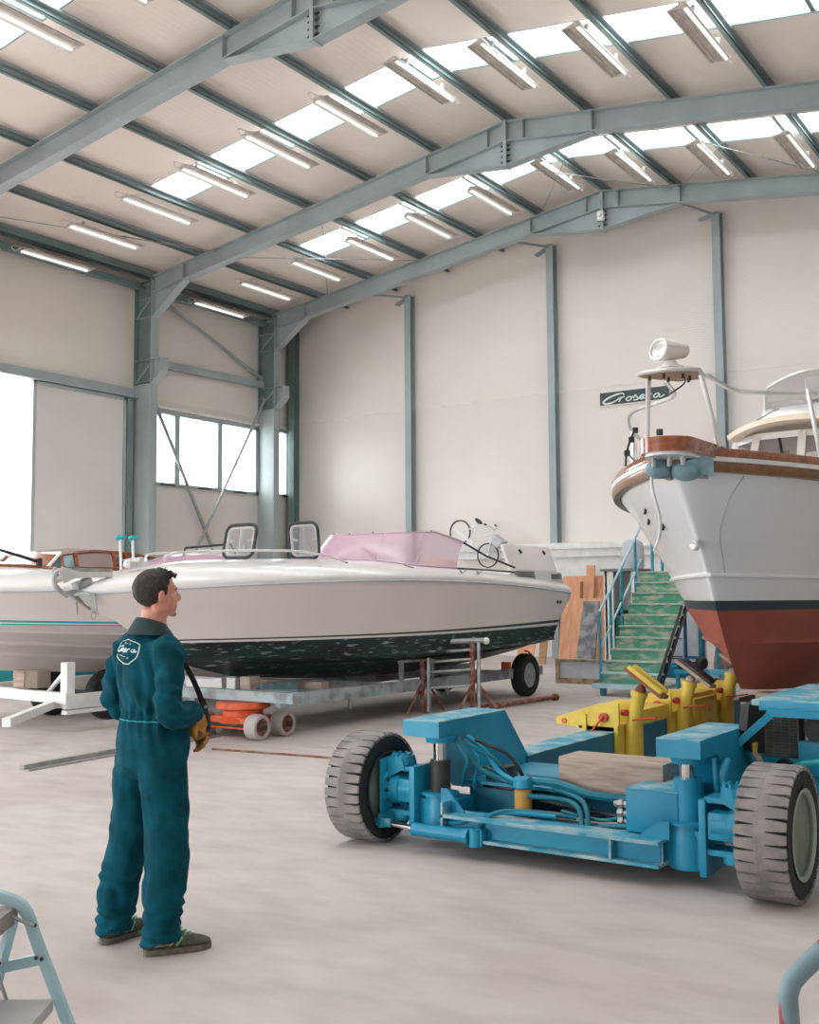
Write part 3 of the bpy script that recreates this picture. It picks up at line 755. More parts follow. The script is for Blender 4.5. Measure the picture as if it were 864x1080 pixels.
a = B(); a.lim((-9.06, 9.68, .53), (-8.9, 9.86, .68), .01); obj('wood_chock', a, M['timber'], tr)
a = B(); a.lim((-8.85, 9.7, .47), (-8.35, 9.9, .53)); a.bar((-8.9, 9.85, .53), (-8.9, 10.5, .53), .1, .1); obj('front_pad', a, M['bag_blue'], tr)
for xx in (-8.5, -9.9):
    a = B()
    for y in (12.25, 13.0): a.bar((xx, y, .47), (xx, y, .74), .05, .05, up=(0, 1, 0))
    a.bar((xx, 12.2, .735), (xx, 13.05, .735), .06, .05); obj('bunk_stand', a, M['galv'], tr)
a = B(); a.lim((-9.9, 10.65, .47), (-8.6, 10.8, .56)); obj('wood_chock', a, M['timber'], tr)
a = B()
for x in (-8.5, -9.9):
    for y in (11.1, 13.4): a.lim((x - .02, y - .02, .2), (x + .02, y + .02, .34))
obj('drop_leg', a, M['galv'], tr)
def road_wheel(parent, x, y, R, w, side, rim_m):
    c = B(); hw = w / 2; pr = [(R * .58, -hw * .9), (R * .8, -hw), (R * .95, -hw * .86), (R, -hw * .55), (R, hw * .55), (R * .95, hw * .86), (R * .8, hw), (R * .58, hw * .9)]
    c.lathe(pr, (x, y, R), (1, 0, 0), 32, loop=True); ty = obj('wheel', c, M['tyre'], parent)
    r = B(); e = side * hw
    r.lathe([(R * .6, e * .8), (R * .57, e * .55), (R * .42, e * .35), (R * .3, e * .62), (R * .12, e * .66), (R * .1, e * .9), (.001, e * .9)], (x, y, R), (1, 0, 0), 28)
    rim = obj('rim', r, rim_m, ty)
    h = B()
    for k in range(8):
        a_ = k * PI / 4; h.cyl((x + e * .36, y + R * .47 * math.cos(a_), R + R * .47 * math.sin(a_)), (x + e * .5, y + R * .47 * math.cos(a_), R + R * .47 * math.sin(a_)), R * .055, seg=8)
    obj('rim_hole', h, M['dark'], rim)
for x, s in ((-8.42, 1), (-9.98, -1)): road_wheel(tr, x, 15.62, .34, .21, s, M['galv'])
a = B()
for x in (-8.42, -9.98):
    a.tube([(x, 15.62 + .38 * math.cos(q), .34 + .38 * math.sin(q)) for q in [PI * k / 10 for k in range(1, 6)]], .012, 6)
a.lim((-10.0, 15.55, .3), (-8.4, 15.68, .38)); obj('axle', a, M['dark'], tr)
a = B(); a.lim((-8.62, 15.2, .44), (-8.5, 15.3, .56)); obj('marker_lamp', a, M['orange'], tr)
# orange dolly under the trailer nose
dl = thing('dolly', 'small orange steel dolly with four wide rollers under the trailer nose', 'dolly', (-8.95, 9.62, 0), 0.0)
a = B(); a.lathe([(.28, .16), (.3, .2), (.24, .24), (.24, .30), (.32, .33), (.32, .36), (.3, .40)], (-8.95, 9.62, 0), (0, 0, 1), 28); obj('turntable', a, M['orange'], dl)
a = B(); a.lim((-9.25, 9.38, .1), (-8.65, 9.86, .24), .02); a.bar((-9.3, 9.62, .14), (-9.75, 9.2, .13), .06, .05); obj('frame', a, M['orange'], dl)
for sx in (-1, 1):
    for sy in (-1, 1):
        x = -8.95 + sx * .42; y = 9.62 + sy * .22
        a = B(); a.lathe([(.1, -.085), (.135, -.085), (.145, -.07), (.145, .07), (.135, .085), (.1, .085)], (x, y, .145), (1, 0, 0), 28, loop=True); w_ = obj('roller', a, mat('grey nylon roller', (176, 168, 166), .6), dl) if (sx, sy) == (-1, -1) else obj('roller', a, bpy.data.materials['grey nylon roller'], dl)
        h = B(); h.lathe([(.105, sx * .05), (.1, sx * .07), (.04, sx * .05), (.03, sx * .09), (.001, sx * .09)], (x, y, .145), (1, 0, 0), 20); obj('roller_hub', h, M['rust'], w_)
a = B(); a.cyl((-9.5, 9.4, .145), (-8.4, 9.4, .145), .03); a.cyl((-9.5, 9.84, .145), (-8.4, 9.84, .145), .03); obj('axle', a, M['dark'], dl)

# ---- rusty trestle under the chine
js = thing('jack_stand', 'rusty red and steel trestle propping the speedboat hull near its stern', 'stand', (-8.02, 13.0, 0))
def P3(u, y, z): return V((-8.13 + u * 0.83, 12.9 + u * 0.5 + y, z))   # stands a little askew
a = B()
for u in (-.36, .36):
    a.tube([P3(u - .04, 0, .0), P3(u - .04, 0, .97)], .035, 8)
obj('post', a, M['rust'], js)
a = B()
for u in (-.36, .36): a.tube([P3(u + .05, 0, .02), P3(u + .05, 0, .97)], .028, 8)
a.tube([P3(-.5, 0, .97), P3(.52, 0, 1.0)], .035, 8)
for z in (.85, .72, .58, .36): a.tube([P3(-.34, .0, z - .02), P3(.34, .0, z + .02)], .02, 8)
obj('rung', a, M['galv'], js)
a = B()
for u in (-.5, .52): a.ball(P3(u, 0, .98 + .02 * u), .05, 10)
obj('end_knob', a, M['white_paint'], js)
a = B()
for u in (-.36, .36):
    for s in (-1, 1): a.tube([P3(u, 0, .5), P3(u + s * .03, s * .42, .0)], .018, 6)
    a.tube([P3(u, 0, .45), P3(u + (.3 if u > 0 else -.3), .1, .0)], .02, 6)
obj('brace', a, M['rust'], js)
ab = B(); ab.tube([(-7.9, 13.6, .04), (-7.7, 15.25, .05)], .032, 8); ab.tube([(-7.7, 15.2, .05), (-7.7, 15.28, .05)], .055, 10)
a2 = B(); a2.tube([(-8.1, 13.7, .025), (-7.92, 15.4, .025)], .022, 8)
single('steel_tube', a2, M['rust'], 'thin rusty tube on the floor between the tow bar and the trailer wheel', 'tube')
single('tow_bar', ab, M['rust'], 'rusty steel bar lying on the floor beside the trailer wheel', 'bar')
# ======================= second white boat, teal stripes =======================
b2 = thing('motorboat', 'white boat with teal stripes and lapped hull, at the left edge behind the man', 'boat', (-12.2, 6.1, 0))
LN = 9.4
sh = Level(0, LN, (1.66, 1.73, 1.64), 1.25, .55, 2.6)
k1 = Level(.1, LN, (1.57, 1.64, 1.55), 1.25, .55, 2.5)
m1 = Level(.45, LN - .05, (1.50, 1.5, 1.46), 1.22, .56, 2.4)
s0 = Level(.62, LN - .08, (1.43, 1.27, 1.24), 1.19, .56, 2.3)
s1 = Level(.64, LN - .08, (1.40, 1.245, 1.215), 1.185, .56, 2.3)
s2 = Level(.66, LN - .08, (1.385, 1.23, 1.20), 1.185, .56, 2.3)
s3 = Level(.68, LN - .08, (1.37, 1.215, 1.185), 1.18, .56, 2.3)
c0 = Level(.95, LN - .1, (1.28, 1.08, 1.0), 1.15, .58, 2.2)
c1 = Level(1.3, LN - .15, (1.14, .88, .82), .92, .6, 2.0)
c2 = Level(1.7, LN - .2, (.98, .72, .7), .62, .62, 1.9)
c3 = Level(2.1, LN - .25, (.82, .60, .6), .3, .64, 1.8)
kk = Level(2.4, LN - .3, (.72, .52, .52), .03, .2, 1.5)
def bb(name, fn, m, smooth=40, par=None):
    b = B(); fn(b); return obj(name, b, m, par or b2, False, smooth)
bb('hull', lambda b: strake_surface(b, [sh, k1, m1, s0]), M['white_hull'])
bb('stripe', lambda b: strake_surface(b, [s0, s1], False), M['teal'])
bb('hull_band', lambda b: strake_surface(b, [s1, s2], False), M['white_hull'])
bb('stripe', lambda b: strake_surface(b, [s2, s3], False), M['teal'])
def out(l, d=.035, z=.02): return Level(l.y0, l.y1, tuple(q + z for q in l.z), l.B + d, l.fl, l.p)
bb('bottom', lambda b: strake_surface(b, [s3, out(c0, .0, .03), out(c0, .045, .0), c0, out(c1, .0, .04), out(c1, .06, .0), c1, out(c2, 0, .04), out(c2, .06, 0), c2, c3, kk]), mat('grey white hull bottom', (226, 219, 216), .35, 0, .015, .8), 25)
dk2 = [(1.0, 0, 0), (1.012, .03, 0), (.985, .08, .02), (.88, .14, .05), (.7, .20, .08), (.4, .25, .12), (0, .27, .14)]
bb('deck', lambda b: deck_surface(b, sh, dk2), M['white_gel'], 60)
bb('rub_rail', lambda b: b.tube(rail_along(sh, .012, -.005), .016, 6), M['grey_box'])
# windscreen: a dark edged pane and a pink cover
a = B(); a.prism([(0, 0), (.02, .33), (.52, .40), (.74, .0)], lambda u, v, w: (.1 + u * .95, 5.5 + u * .9 + v * .25 + w, 2.0 + v), 0, .012); w_ = obj('windscreen', a, M['glass'], b2, False)
a = B(); a.tube([(.1, 5.5, 1.98), (.12, 5.6, 2.36), (.6, 6.07, 2.42), (.8, 6.17, 1.98)], .02, 6); obj('windscreen_frame', a, M['dark'], w_, False)
a = B(); a.sheet(lambda u, v: (-1.0 + 2.0 * u, 4.7 + 1.6 * v + .5 * abs(u - .5), 1.98 + .32 * math.sin(PI * v * .62) * (1 - (2 * u - 1) ** 4)), 14, 8, 0.006); obj('cockpit_cover', a, M['pink'], b2, False)
a = B(); a.cyl((.52, 3.6, 1.04), (.56, 3.6, 1.02), .025, seg=10); obj('skin_fitting', a, M['stainless'], b2, False)

t2 = thing('boat_trailer', 'white painted trailer with drawbar under the boat with teal stripes', 'trailer', (-12.2, 9, 0))
a = B(); a.bar((-10.93, 8.62, .37), (-10.93, 15, .36), .08, .17); a.bar((-13.4, 8.62, .37), (-13.4, 15, .36), .08, .17); obj('side_beam', a, M['white_paint'], t2)
a = B(); a.bar((-13.5, 8.66, .45), (-10.89, 8.66, .41), .1, .13); a.bar((-13.4, 12, .36), (-10.93, 12, .36), .08, .12); obj('cross_beam', a, M['white_paint'], t2)
a = B(); a.bar((-11.0, 8.72, .3), (-11.0, 8.72, .84), .12, .12, up=(0, 1, 0)); a.bar((-11.06, 8.72, .72), (-11.45, 8.78, .45), .04, .04); obj('bow_post', a, M['white_paint'], t2)
a = B(); a.bar((-11.5, 9.05, .33), (-10.0, 7.15, .33), .09, .09); a.bar((-11.6, 9.15, .33), (-11.3, 8.8, .33), .13, .13); obj('drawbar', a, M['white_paint'], t2)
a = B(); a.bar((-10.93, 8.62, .245), (-10.93, 11.6, .255), .1, .05); obj('lower_rail', a, M['white_paint'], t2)
for x, y in ((-12.75, 9.85), (-11.72, 9.95)): road_wheel(t2, x, y, .33, .22, 1, M['dark'])
a = B(); a.cyl((-12.7, 9.9, .33), (-11.7, 9.9, .33), .04); obj('axle', a, M['dark'], t2)
tb = B(); tb.lim((-11.95, 8.63, .51), (-11.73, 8.8, .72), .008)
single('timber_chock', tb, M['timber'], 'square timber chock on the white trailer beam under the teal striped boat', 'chock')
tb = B(); tb.lim((-11.72, 8.64, .51), (-11.48, 8.84, .73), .008)
single('grey_chock', tb, mat('grey brown chock', (140, 128, 116), .8), 'grey brown block beside the timber chock on the white trailer beam', 'chock')

# ======================= wooden runabout behind =======================
rb = thing('runabout', 'old wooden runabout with mahogany cabin and teal bottom behind the striped boat', 'boat', (-16.2, 9.2, 0))
LR = 8.0
rs = Level(0, LR, (2.2, 2.05, 2.0), 1.1, .5, 2.4); rm = Level(.5, LR - .1, (1.3, 1.2, 1.2), 1.02, .55, 2.2); rw = Level(.8, LR - .2, (.85, .8, .8), .95, .58, 2.0)
rc = Level(1.1, LR - .2, (.5, .4, .4), .85, .6, 1.9); rk = Level(1.7, LR - .25, (.25, .05, .05), .04, .3, 1.5)
for nm, lv, m in (('hull', [rs, rm, rw], M['white_hull']), ('bottom', [rw, rc, rk], M['teal'])):
    b = B(); strake_surface(b, lv); obj(nm, b, m, rb, False)
b = B(); deck_surface(b, rs, [(1, 0, 0), (.9, .05, 0), (.5, .1, 0), (0, .12, 0)]); obj('deck', b, M['wood'], rb, False)
b = B(); strake_surface(b, [lerp_level(rw, rc, .0, .006), lerp_level(rw, rc, .25, .006)], False); obj('boot_stripe', b, M['boot_green'], rb, False)
# cabin: mahogany frames with tinted panes
cab = B()
def cp(y, z, s, lean=.0): return V((s * (.82 - lean), y, z))
prof = [(2.55, 2.08, .0), (2.85, 2.36, .1), (3.6, 2.44, .12), (4.35, 2.42, .12), (4.9, 2.36, .1), (5.6, 2.2, .02)]
cab.rings([[V((-(.80 - l), y, z)), V((0, y, z + .07)), V(((.80 - l), y, z))] for y, z, l in prof], False, False)
cab2 = obj('cabin_roof', cab, M['wood'], rb, False)
a = B()
for s in (-1, 1):
    a.tube([cp(y, z, s, l) for y, z, l in prof], .03, 6)
    for y, z, l in ((2.85, 2.36, .1), (3.15, 2.4, .1), (4.0, 2.43, .12), (4.3, 2.42, .12)): a.bar(cp(y, 2.05, s), cp(y + .02, z, s, l), .05, .07, up=(0, 1, 0))
    a.bar(cp(2.5, 2.1, s), cp(6.0, 2.1, s), .05, .1)
obj('cabin_frame', a, M['wood'], rb, False)
a = B()
for s in (-1, 1): a.poly([cp(2.62, 2.12, s, .0), cp(2.9, 2.35, s, .1), cp(3.15, 2.38, s, .1), cp(3.15, 2.12, s, 0)]); a.poly([cp(4.3, 2.12, s, 0), cp(4.3, 2.4, s, .11), cp(4.85, 2.36, s, .1), cp(5.3, 2.12, s, 0)])
obj('cabin_pane', a, M['glass_teal'], rb, False)
a = B()
for s in (-1, 1): a.poly([cp(3.2, 2.12, s, 0), cp(3.2, 2.38, s, .1), cp(3.98, 2.41, s, .12), cp(3.98, 2.12, s, 0)])
obj('side_curtain', a, mat('grey brown curtain', (150, 134, 128), .8), rb, False)
a = B(); a.tube([(.82, 2.5, 2.1), (.74, 2.86, 2.38)], .03, 6); a.tube([(-.82, 2.5, 2.1), (-.74, 2.86, 2.38), (.74, 2.86, 2.38)], .03, 6); obj('windscreen_frame', a, M['white_paint'], rb, False)
a = B(); a.tube(smoothpath([(.75, 2.42, 2.22), (.6, 1.6, 2.44), (.4, .5, 2.64)], 4), .03, 6); a.bar((.78, 2.4, 2.0), (.78, 2.4, 2.28), .06, .08, up=(0, 1, 0)); obj('boom', a, M['dark'], rb, False)
# swim ladder leaning on the runabout
ld = thing('boarding_ladder', 'white boarding ladder with blue grips leaning on the wooden runabout', 'ladder', (-14.6, 12.8, 0))
a = B()
for o_ in (0, .28):
    a.tube([(-14.3, 12.5 + o_, .0), (-14.72, 12.72 + o_, 2.62)], .025, 8)
for k in range(8): z = .3 + k * .28; f_ = z / 2.62; a.tube([(-14.3 - .42 * f_, 12.5 + .22 * f_, z), (-14.3 - .42 * f_, 12.78 + .22 * f_, z)], .014, 6)
obj('ladder_frame', a, M['white_paint'], ld)
a = B()
for o_ in (0, .28): a.ball((-14.73, 12.74 + o_, 2.65), (.06, .1, .05), 10); a.tube([(-14.73, 12.66 + o_, 2.62), (-14.73, 12.84 + o_, 2.66)], .035, 8)
obj('grip', a, M['teal'], ld)
# white tanks standing by the doorway
tk = B(); tk.lathe([(.02, 0), (.5, 0), (.52, .05), (.52, 1.9), (.4, 2.08), (.16, 2.14), (.16, 2.22), (.02, 2.22)], (-18.6, 13.3, 0), (0, 0, 1), 24)
single('water_tank', tk, M['white_paint'], 'white plastic tank standing by the bright doorway at the left edge', 'tank')
# ======================= cruiser on the right =======================
CY = math.radians(5)
cr = thing('cabin_cruiser', 'white cabin cruiser with red bottom, varnished bow platform and rails on the right', 'boat', (-2.945, 7.92, 0), CY)
LC = 11.0
c_sh = Level(0, LC, (2.67, 2.58, 2.45), 1.55, .52, 3.1)
c_s2 = Level(.06, LC, (2.56, 2.47, 2.34), 1.53, .52, 3.0)
c_m1 = Level(.42, LC - .05, (2.24, 2.16, 2.1), 1.44, .54, 2.7)
c_m2 = Level(.72, LC - .08, (1.96, 1.92, 1.9), 1.38, .55, 2.45)
c_rb = Level(.88, LC - .1, (1.79, 1.75, 1.74), 1.36, .56, 2.3)
c_w0 = Level(1.05, LC - .12, (1.575, 1.555, 1.55), 1.33, .58, 2.15)
c_w1 = Level(1.10, LC - .13, (1.49, 1.475, 1.47), 1.32, .58, 2.1)
c_ch = Level(1.38, LC - .2, (1.2, 1.12, 1.1), 1.2, .6, 1.9)
c_bt = Level(1.66, LC - .25, (.95, .82, .84), .62, .6, 1.7)
c_kl = Level(1.9, LC - .3, (.78, .52, .52), .05, .15, 1.5)
def cb_(name, fn, m, par=None, smooth=40):
    b = B(); fn(b); return obj(name, b, m, par or cr, False, smooth)
M['cr_white'] = mat('white topsides', (240, 240, 240), .25, 0, .008, .7, coat=.3)
cb_('hull', lambda b: strake_surface(b, [c_sh, c_s2, lerp_level(c_s2, c_m1, .5, -.03), c_m1, lerp_level(c_m1, c_m2, .5, -.02), c_m2, c_rb, c_w0]), M['cr_white'], smooth=180)
cb_('boot_stripe', lambda b: strake_surface(b, [c_w0, c_w1]), M['boot_green'])
cho = Level(c_ch.y0, c_ch.y1, tuple(z + .0 for z in c_ch.z), c_ch.B + .06, c_ch.fl, c_ch.p)
cb_('bottom', lambda b: strake_surface(b, [c_w1, lerp_level(c_w1, c_ch, .9, .0), cho, c_ch, c_bt, c_kl]), M['antifoul_red'], smooth=30)
def sweep(b, path, prof, outsign):
    R = []
    for i, p in enumerate(path):
        d = (path[min(i + 1, len(path) - 1)] - path[max(i - 1, 0)]); d.z = 0
        n = V((d.y, -d.x, 0)).normalized() * outsign
        R.append([p + n * o + V((0, 0, h)) for o, h in prof])
    b.rings(R, True, True)
P_ = rail_along(c_sh, 0, 0, 0, 1.0, 60)
osg = 1 if V((P_[-1] - P_[-3])).y > 0 else -1
cb_('toe_rail', lambda b: sweep(b, P_, [(-.08, .015), (.045, .015), (.05, .05), (.03, .085), (-.06, .085)], osg), M['wood'])
cb_('rail_strip', lambda b: sweep(b, P_, [(-.03, -.02), (.05, -.02), (.055, .014), (-.03, .014)], osg), M['white_paint'])
cb_('rub_strake', lambda b: sweep(b, P_, [(-.03, -.10), (.035, -.10), (.05, -.06), (.045, -.02), (-.03, -.02)], osg), mat('dull brown rubbing strake', (134, 92, 56), .35, 0, c2=(110, 72, 44), scale=3, stretch=(1, 8, 8), coat=.3))
cb_('spray_rail', lambda b: b.tube(rail_along(c_rb, .008, .0), .022, 8), M['cr_white'])
dkc = [(1, 0.0, 0), (.9, .02, 0), (.5, .07, .02), (0, .09, .03)]
cb_('deck', lambda b: deck_surface(b, c_sh, dkc), M['white_gel'])
# seam where the bow wave guard is glued on
b = B(); seam = []
lv = [c_s2, lerp_level(c_s2, c_m1, .5, -.03), c_m1, lerp_level(c_m1, c_m2, .5, -.02), c_m2, c_rb]
for t, l in ((.046, lv[0]), (.034, lv[1]), (.025, lv[2]), (.019, lv[3]), (.0175, lv[4]), (.017, lv[5])):
    x, y, z = l.at(t); seam.append(V((x + .002, y, z)))
b.tube(smoothpath(seam, 5), .006, 5); obj('hull_seam', b, M['grey_box'], cr, False)
b = B(); b.lathe([(.012, .0), (.045, .0), (.045, .03), (.03, .04), (.012, .03)], (-.03, .60, 2.02), (-.5, -1, 0), 14); obj('bow_eye', b, M['stainless'], cr, False)
# --- bow platform (varnished, rounded nose)
def plat_poly(hw, y0, y1, hw1):
    pts = []
    for k in range(13):
        a = PI + PI * k / 12; pts.append((hw * math.cos(a), y0 + hw * (1 + math.sin(a))))
    return [(-hw1, y1)] + pts + [(hw1, y1)]
b = B(); b.prism(plat_poly(.20, -.44, .55, .27), lambda u, v, w: (u, v, w), 2.665, 2.775); bmp = obj('bow_platform', b, M['wood'], cr, False)
b = B(); b.prism(plat_poly(.17, -.40, .5, .24), lambda u, v, w: (u, v, w), 2.645, 2.665); obj('platform_underside', b, M['cr_white'], bmp, False)
b = B()
for x in (-.12, .0, .1): b.cyl((x, -.2, 2.58), (x, -.2, 2.66), .02, seg=8)
b.lim((.10, .05, 2.52), (.16, .4, 2.70)); b.lim((-.14, .05, 2.52), (-.1, .4, 2.7)); obj('platform_bracket', b, M['galv'], cr, False)
b = B(); b.prism(plat_poly(.21, -.36, .42, .10), lambda u, v, w: (u, v, w + .1 * v), 3.285, 3.325); up_ = obj('pulpit_seat', b, M['teak'], cr, False)
b = B(); pp = [V((x, y, 3.305 + .1 * y)) for x, y in plat_poly(.222, -.372, .44, .11)]; b.tube(pp, .018, 8); obj('seat_edge', b, M['stainless'], up_, False)
b = B()
for x, y in ((-.12, -.25), (0, -.3), (.1, -.15), (-.05, 0), (.05, .2), (.1, .05)): b.cyl((x, y, 3.25 + .1 * y), (x, y, 3.29 + .1 * y), .012, seg=6)
obj('screw', b, M['dark'], up_, False)
# --- pulpit and side rails
b = B()
b.tube([(-.20, -.10, 2.76), (-.18, -.08, 3.29)], .02, 8); b.tube([(.26, .25, 2.76), (.17, .10, 3.31)], .02, 8); obj('stanchion', b, M['stainless'], cr, False)
for s in (1, -1):
    def rp(t, din, dzz):
        x, y, z = c_sh.at(t); return V((s * max(0, x - din), y, z + dzz))
    b = B()
    path = smoothpath([(s * .17, .3, 3.33), (s * .24, .84, 3.30), (s * .42, 1.05, 3.29), rp(.16, .14, .68), rp(.26, .14, .68), rp(.4, .14, .68), rp(.55, .14, .66)], 6)
    b.tube(path, .019, 8); obj('guard_rail', b, M['stainless'], cr, False)
    b = B(); b.tube([rp(.135, .16, .36), rp(.26, .16, .36), rp(.4, .16, .36), rp(.55, .16, .36)], .006, 6); obj('life_line', b, M['stainless'], cr, False)
    for t in (.135, .25, .38, .5):
        if s < 0 and t < .2: continue
        b = B(); b.tube([rp(t, .12, .04), rp(t - .01, .15, .69)], .02, 8); b.cyl(rp(t, .12, .06), rp(t, .12, .1), .035, seg=10)
        if t < .2: b.tube([rp(t + .02, .12, .04), rp(t + .035, .16, .36)], .01, 6)
        obj('stanchion', b, M['stainless'], cr, False)
# dark cable with square clamps hanging from the port rail
b = B()
x, y, z = c_sh.at(.17)
hang = smoothpath([(-.98, 2.1, 3.24), (-1.06, 2.08, 3.02), (-1.08, 2.1, 2.80), (-1.0, 2.0, 2.66)], 5)
b.tube(hang, .012, 6); b.tube(smoothpath([(-1.05, 2.08, 3.0), (-.85, 1.7, 2.86), (-.62, 1.45, 2.78)], 4), .009, 6); b.tube([(-1.05, 2.1, 2.78), (-.66, 1.5, 3.0)], .004, 5); b.tube([(-1.02, 2.08, 2.72), (-.55, 1.35, 2.75)], .004, 5)
obj('cable', b, M['dark'], cr, False)
b = B()
for p in ((-.98, 2.1, 3.22), (-1.02, 2.1, 3.13), (-1.06, 2.08, 3.0), (-1.08, 2.1, 2.78), (-.50, 1.28, 3.06), (-.52, 1.25, 2.97), (-.47, 1.22, 2.85), (-.5, 1.25, 2.78)): b.box(p, (.055, .05, .055), (0, 0, .4), .008)
obj('cable_clamp', b, M['dark'], cr, False)
# anchor wrapped in cloth under the platform, with a rope
b = B()
b.ball((-.13, -.04, 2.58), (.10, .13, .075), 14); b.ball((.06, .04, 2.57), (.12, .14, .085), 14)
b.rings([[V((.02 + .26 * q, -.10 + .08 * q, 2.60 + .10 * q * k1_)), V((.02 + .24 * q, -.06 + .12 * q, 2.58 - .07 * q))] for q, k1_ in ((0, 1), (.35, .9), (.7, .8), (1, .35))], False, False)
ab_ = single('anchor_cover', b, M['bag_blue'], 'pale blue cloth wrapped round the anchor under the varnished bow platform', 'cloth', smooth=80)
ab_.data.transform(ROOTM[cr])
b = B(); b.tube(smoothpath([(-.2, .02, 2.66), (-.19, -.02, 2.45), (-.17, .1, 2.22), (-.22, .24, 2.08), (-.3, .36, 1.98)], 6), .012, 6)
rp_ = single('rope', b, M['white_paint'], 'thin white rope hanging down the bow from under the platform', 'rope'); rp_.data.transform(ROOTM[cr])
b = B()
for t, l in ((.10, lerp_level(c_s2, c_m1, .5, -.03)), (.11, lerp_level(c_s2, c_m1, .75, -.02)), (.07, c_m1)):
    x, y, z = l.at(t); b.box((-x - .0, y, z), (.02, .04, .09), (0, .2, .5))
obj('hull_slot', b, M['dark'], cr, False)
# searchlight on the pulpit seat
sl = thing('searchlight', 'white twin-beam searchlight on the raised bow rail of the cruiser', 'lamp', tuple(ROOTM[cr] @ V((-.0, -.12, 3.32))), CY - .75)
SLS = Matrix.Diagonal((.74, .7, .86, 1))
def slobj(n, b, m): b.bm.transform(SLS); return obj(n, b, m, sl, False)
b = B(); b.lathe([(.15, 0), (.15, .015), (.09, .03), (.06, .07), (.001, .07)], (0, 0, 0), (0, 0, 1), 20); slobj('base', b, M['white_paint'])
b = B(); b.sheet(lambda u, v: (0.16 * math.cos(2 * PI * u) * (1 - .45 * v ** 2), -.14 + .32 * v, .17 + .085 * math.sin(2 * PI * u) * (1 - .4 * v ** 2)), 24, 6, .01)
b.box((0, .17, .17), (.16, .03, .09), None, .012); slobj('housing', b, M['white_gel'])
b = B(); b.ball((0, -.132, .17), (.145, .02, .075), 16); slobj('lens', b, M['stainless'])
b = B(); b.tube([(.16 * math.cos(q), -.14, .17 + .085 * math.sin(q)) for q in [k * PI / 12 for k in range(24)]], .014, 6, loop=True); b.tube([(0, -.145, .09), (0, -.145, .25)], .01, 6); slobj('bezel', b, M['white_paint'])
b = B(); b.tube(smoothpath([(.06, .06, .0), (.12, .1, -.12), (.08, .0, -.2), (.0, -.02, -.22)], 5), .008, 6); slobj('lead', b, M['dark'])
# --- trunk cabin, wheelhouse
b = B()
def cabring(y, hw, z0, z1): return [V((-hw, y, z0)), V((-hw * .96, y, z1 - .06)), V((-hw * .8, y, z1)), V((0, y, z1 + .05)), V((hw * .8, y, z1)), V((hw * .96, y, z1 - .06)), V((hw, y, z0))]
b.rings([cabring(2.6, .35, 2.62, 2.7), cabring(3.2, .6, 2.6, 2.80), cabring(5.3, .9, 2.55, 2.88), cabring(8.6, 1.1, 2.5, 2.9)]); obj('trunk_cabin', b, M['white_gel'], cr, False)
def wr(z, y, hw, vy): return [V((-hw, y + .45, z)), V((-hw * .62, y, z)), V((0, y - vy, z)), V((hw * .62, y, z)), V((hw, y + .45, z)), V((hw, y + 3.2, z)), V((-hw, y + 3.2, z))]
b = B(); b.rings([wr(2.8, 5.35, 1.0, .12), wr(2.98, 5.40, .99, .12)], True, False); obj('wheelhouse', b, M['white_gel'], cr, False)
wh = bpy.data.objects['wheelhouse']
lo_, hi_ = wr(2.98, 5.40, .99, .12), wr(3.56, 5.72, .9, .12)
b = B()
for i in range(7): b.bar(lo_[i], hi_[i], .09, .09, up=(0, 1, 0))
for r_ in (lo_, hi_):
    for i in range(7): b.bar(r_[i], r_[(i + 1) % 7], .07, .08)
obj('window_pillar', b, M['white_gel'], wh, False)
b = B()
for i in range(7): b.poly([lo_[i], lo_[(i + 1) % 7], hi_[(i + 1) % 7], hi_[i]])
obj('wheelhouse_pane', b, M['glass_grey'], wh, False)
b = B(); b.box((-.45, 6.3, 3.05), (.3, .2, .3), None, .06); obj('helm_seat', b, M['bag_blue'], wh, False)
b = B(); b.box((.35, 6.5, 3.12), (.4, .05, .5), None, .02); obj('chart', b, M['white_paint'], wh, False)
b = B(); b.bar((-.28, 5.62, 3.52), (-.2, 5.44, 3.18), .03, .02); b.box((-.2, 5.62, 3.3), (.06, .06, .12)); obj('wiper', b, M['dark'], wh, False)
b = B()
def roofpt(u, v):
    y = 5.28 + 3.6 * v; hw = 1.03 * (1 - .10 * (1 - v)); x = (2 * u - 1)
    return (x * hw, y - .10 + .5 * abs(x) ** 3 * (1 - v), 3.60 + .13 * (1 - x * x) + .06 * math.sin(PI * min(v * 1.5, 1) / 2))
b.sheet(roofpt, 20, 10, .06); cream = mat('cream cabin roof', (246, 226, 206), .4, 0, .01, 2); obj('cabin_roof', b, cream, cr, False, 60)
b = B(); b.rings([[V((-hw, y, z0)), V((-hw * .92, y, z1)), V((hw * .92, y, z1)), V((hw, y, z0))] for y, hw, z0, z1 in ((5.75, .55, 3.72, 3.75), (6.2, .62, 3.74, 4.0), (6.8, .68, 3.74, 4.17), (8.6, .72, 3.74, 4.2))]); obj('flybridge', b, M['white_gel'], cr, False)
b = B(); b.tube(smoothpath([(-.50, 6.1, 3.7), (-.54, 6.15, 4.1), (-.48, 6.22, 4.28), (0, 6.1, 4.42), (.48, 6.22, 4.36), (.54, 6.3, 4.1), (.5, 6.3, 3.8)], 5), .018, 8); fs_ = obj('flybridge_frame', b, M['stainless'], cr, False)
b = B(); pth = smoothpath([(-.50, 6.1, 3.7), (-.54, 6.15, 4.1), (-.48, 6.22, 4.28), (0, 6.1, 4.42), (.48, 6.22, 4.36), (.54, 6.3, 4.1), (.5, 6.3, 3.8)], 5); b.poly(pth); obj('flybridge_screen', b, M['glass_grey'], fs_, False)
b = B(); b.box((.05, 6.6, 4.25), (.3, .3, .3), None, .04); obj('flybridge_seat', b, M['white_paint'], cr, False)
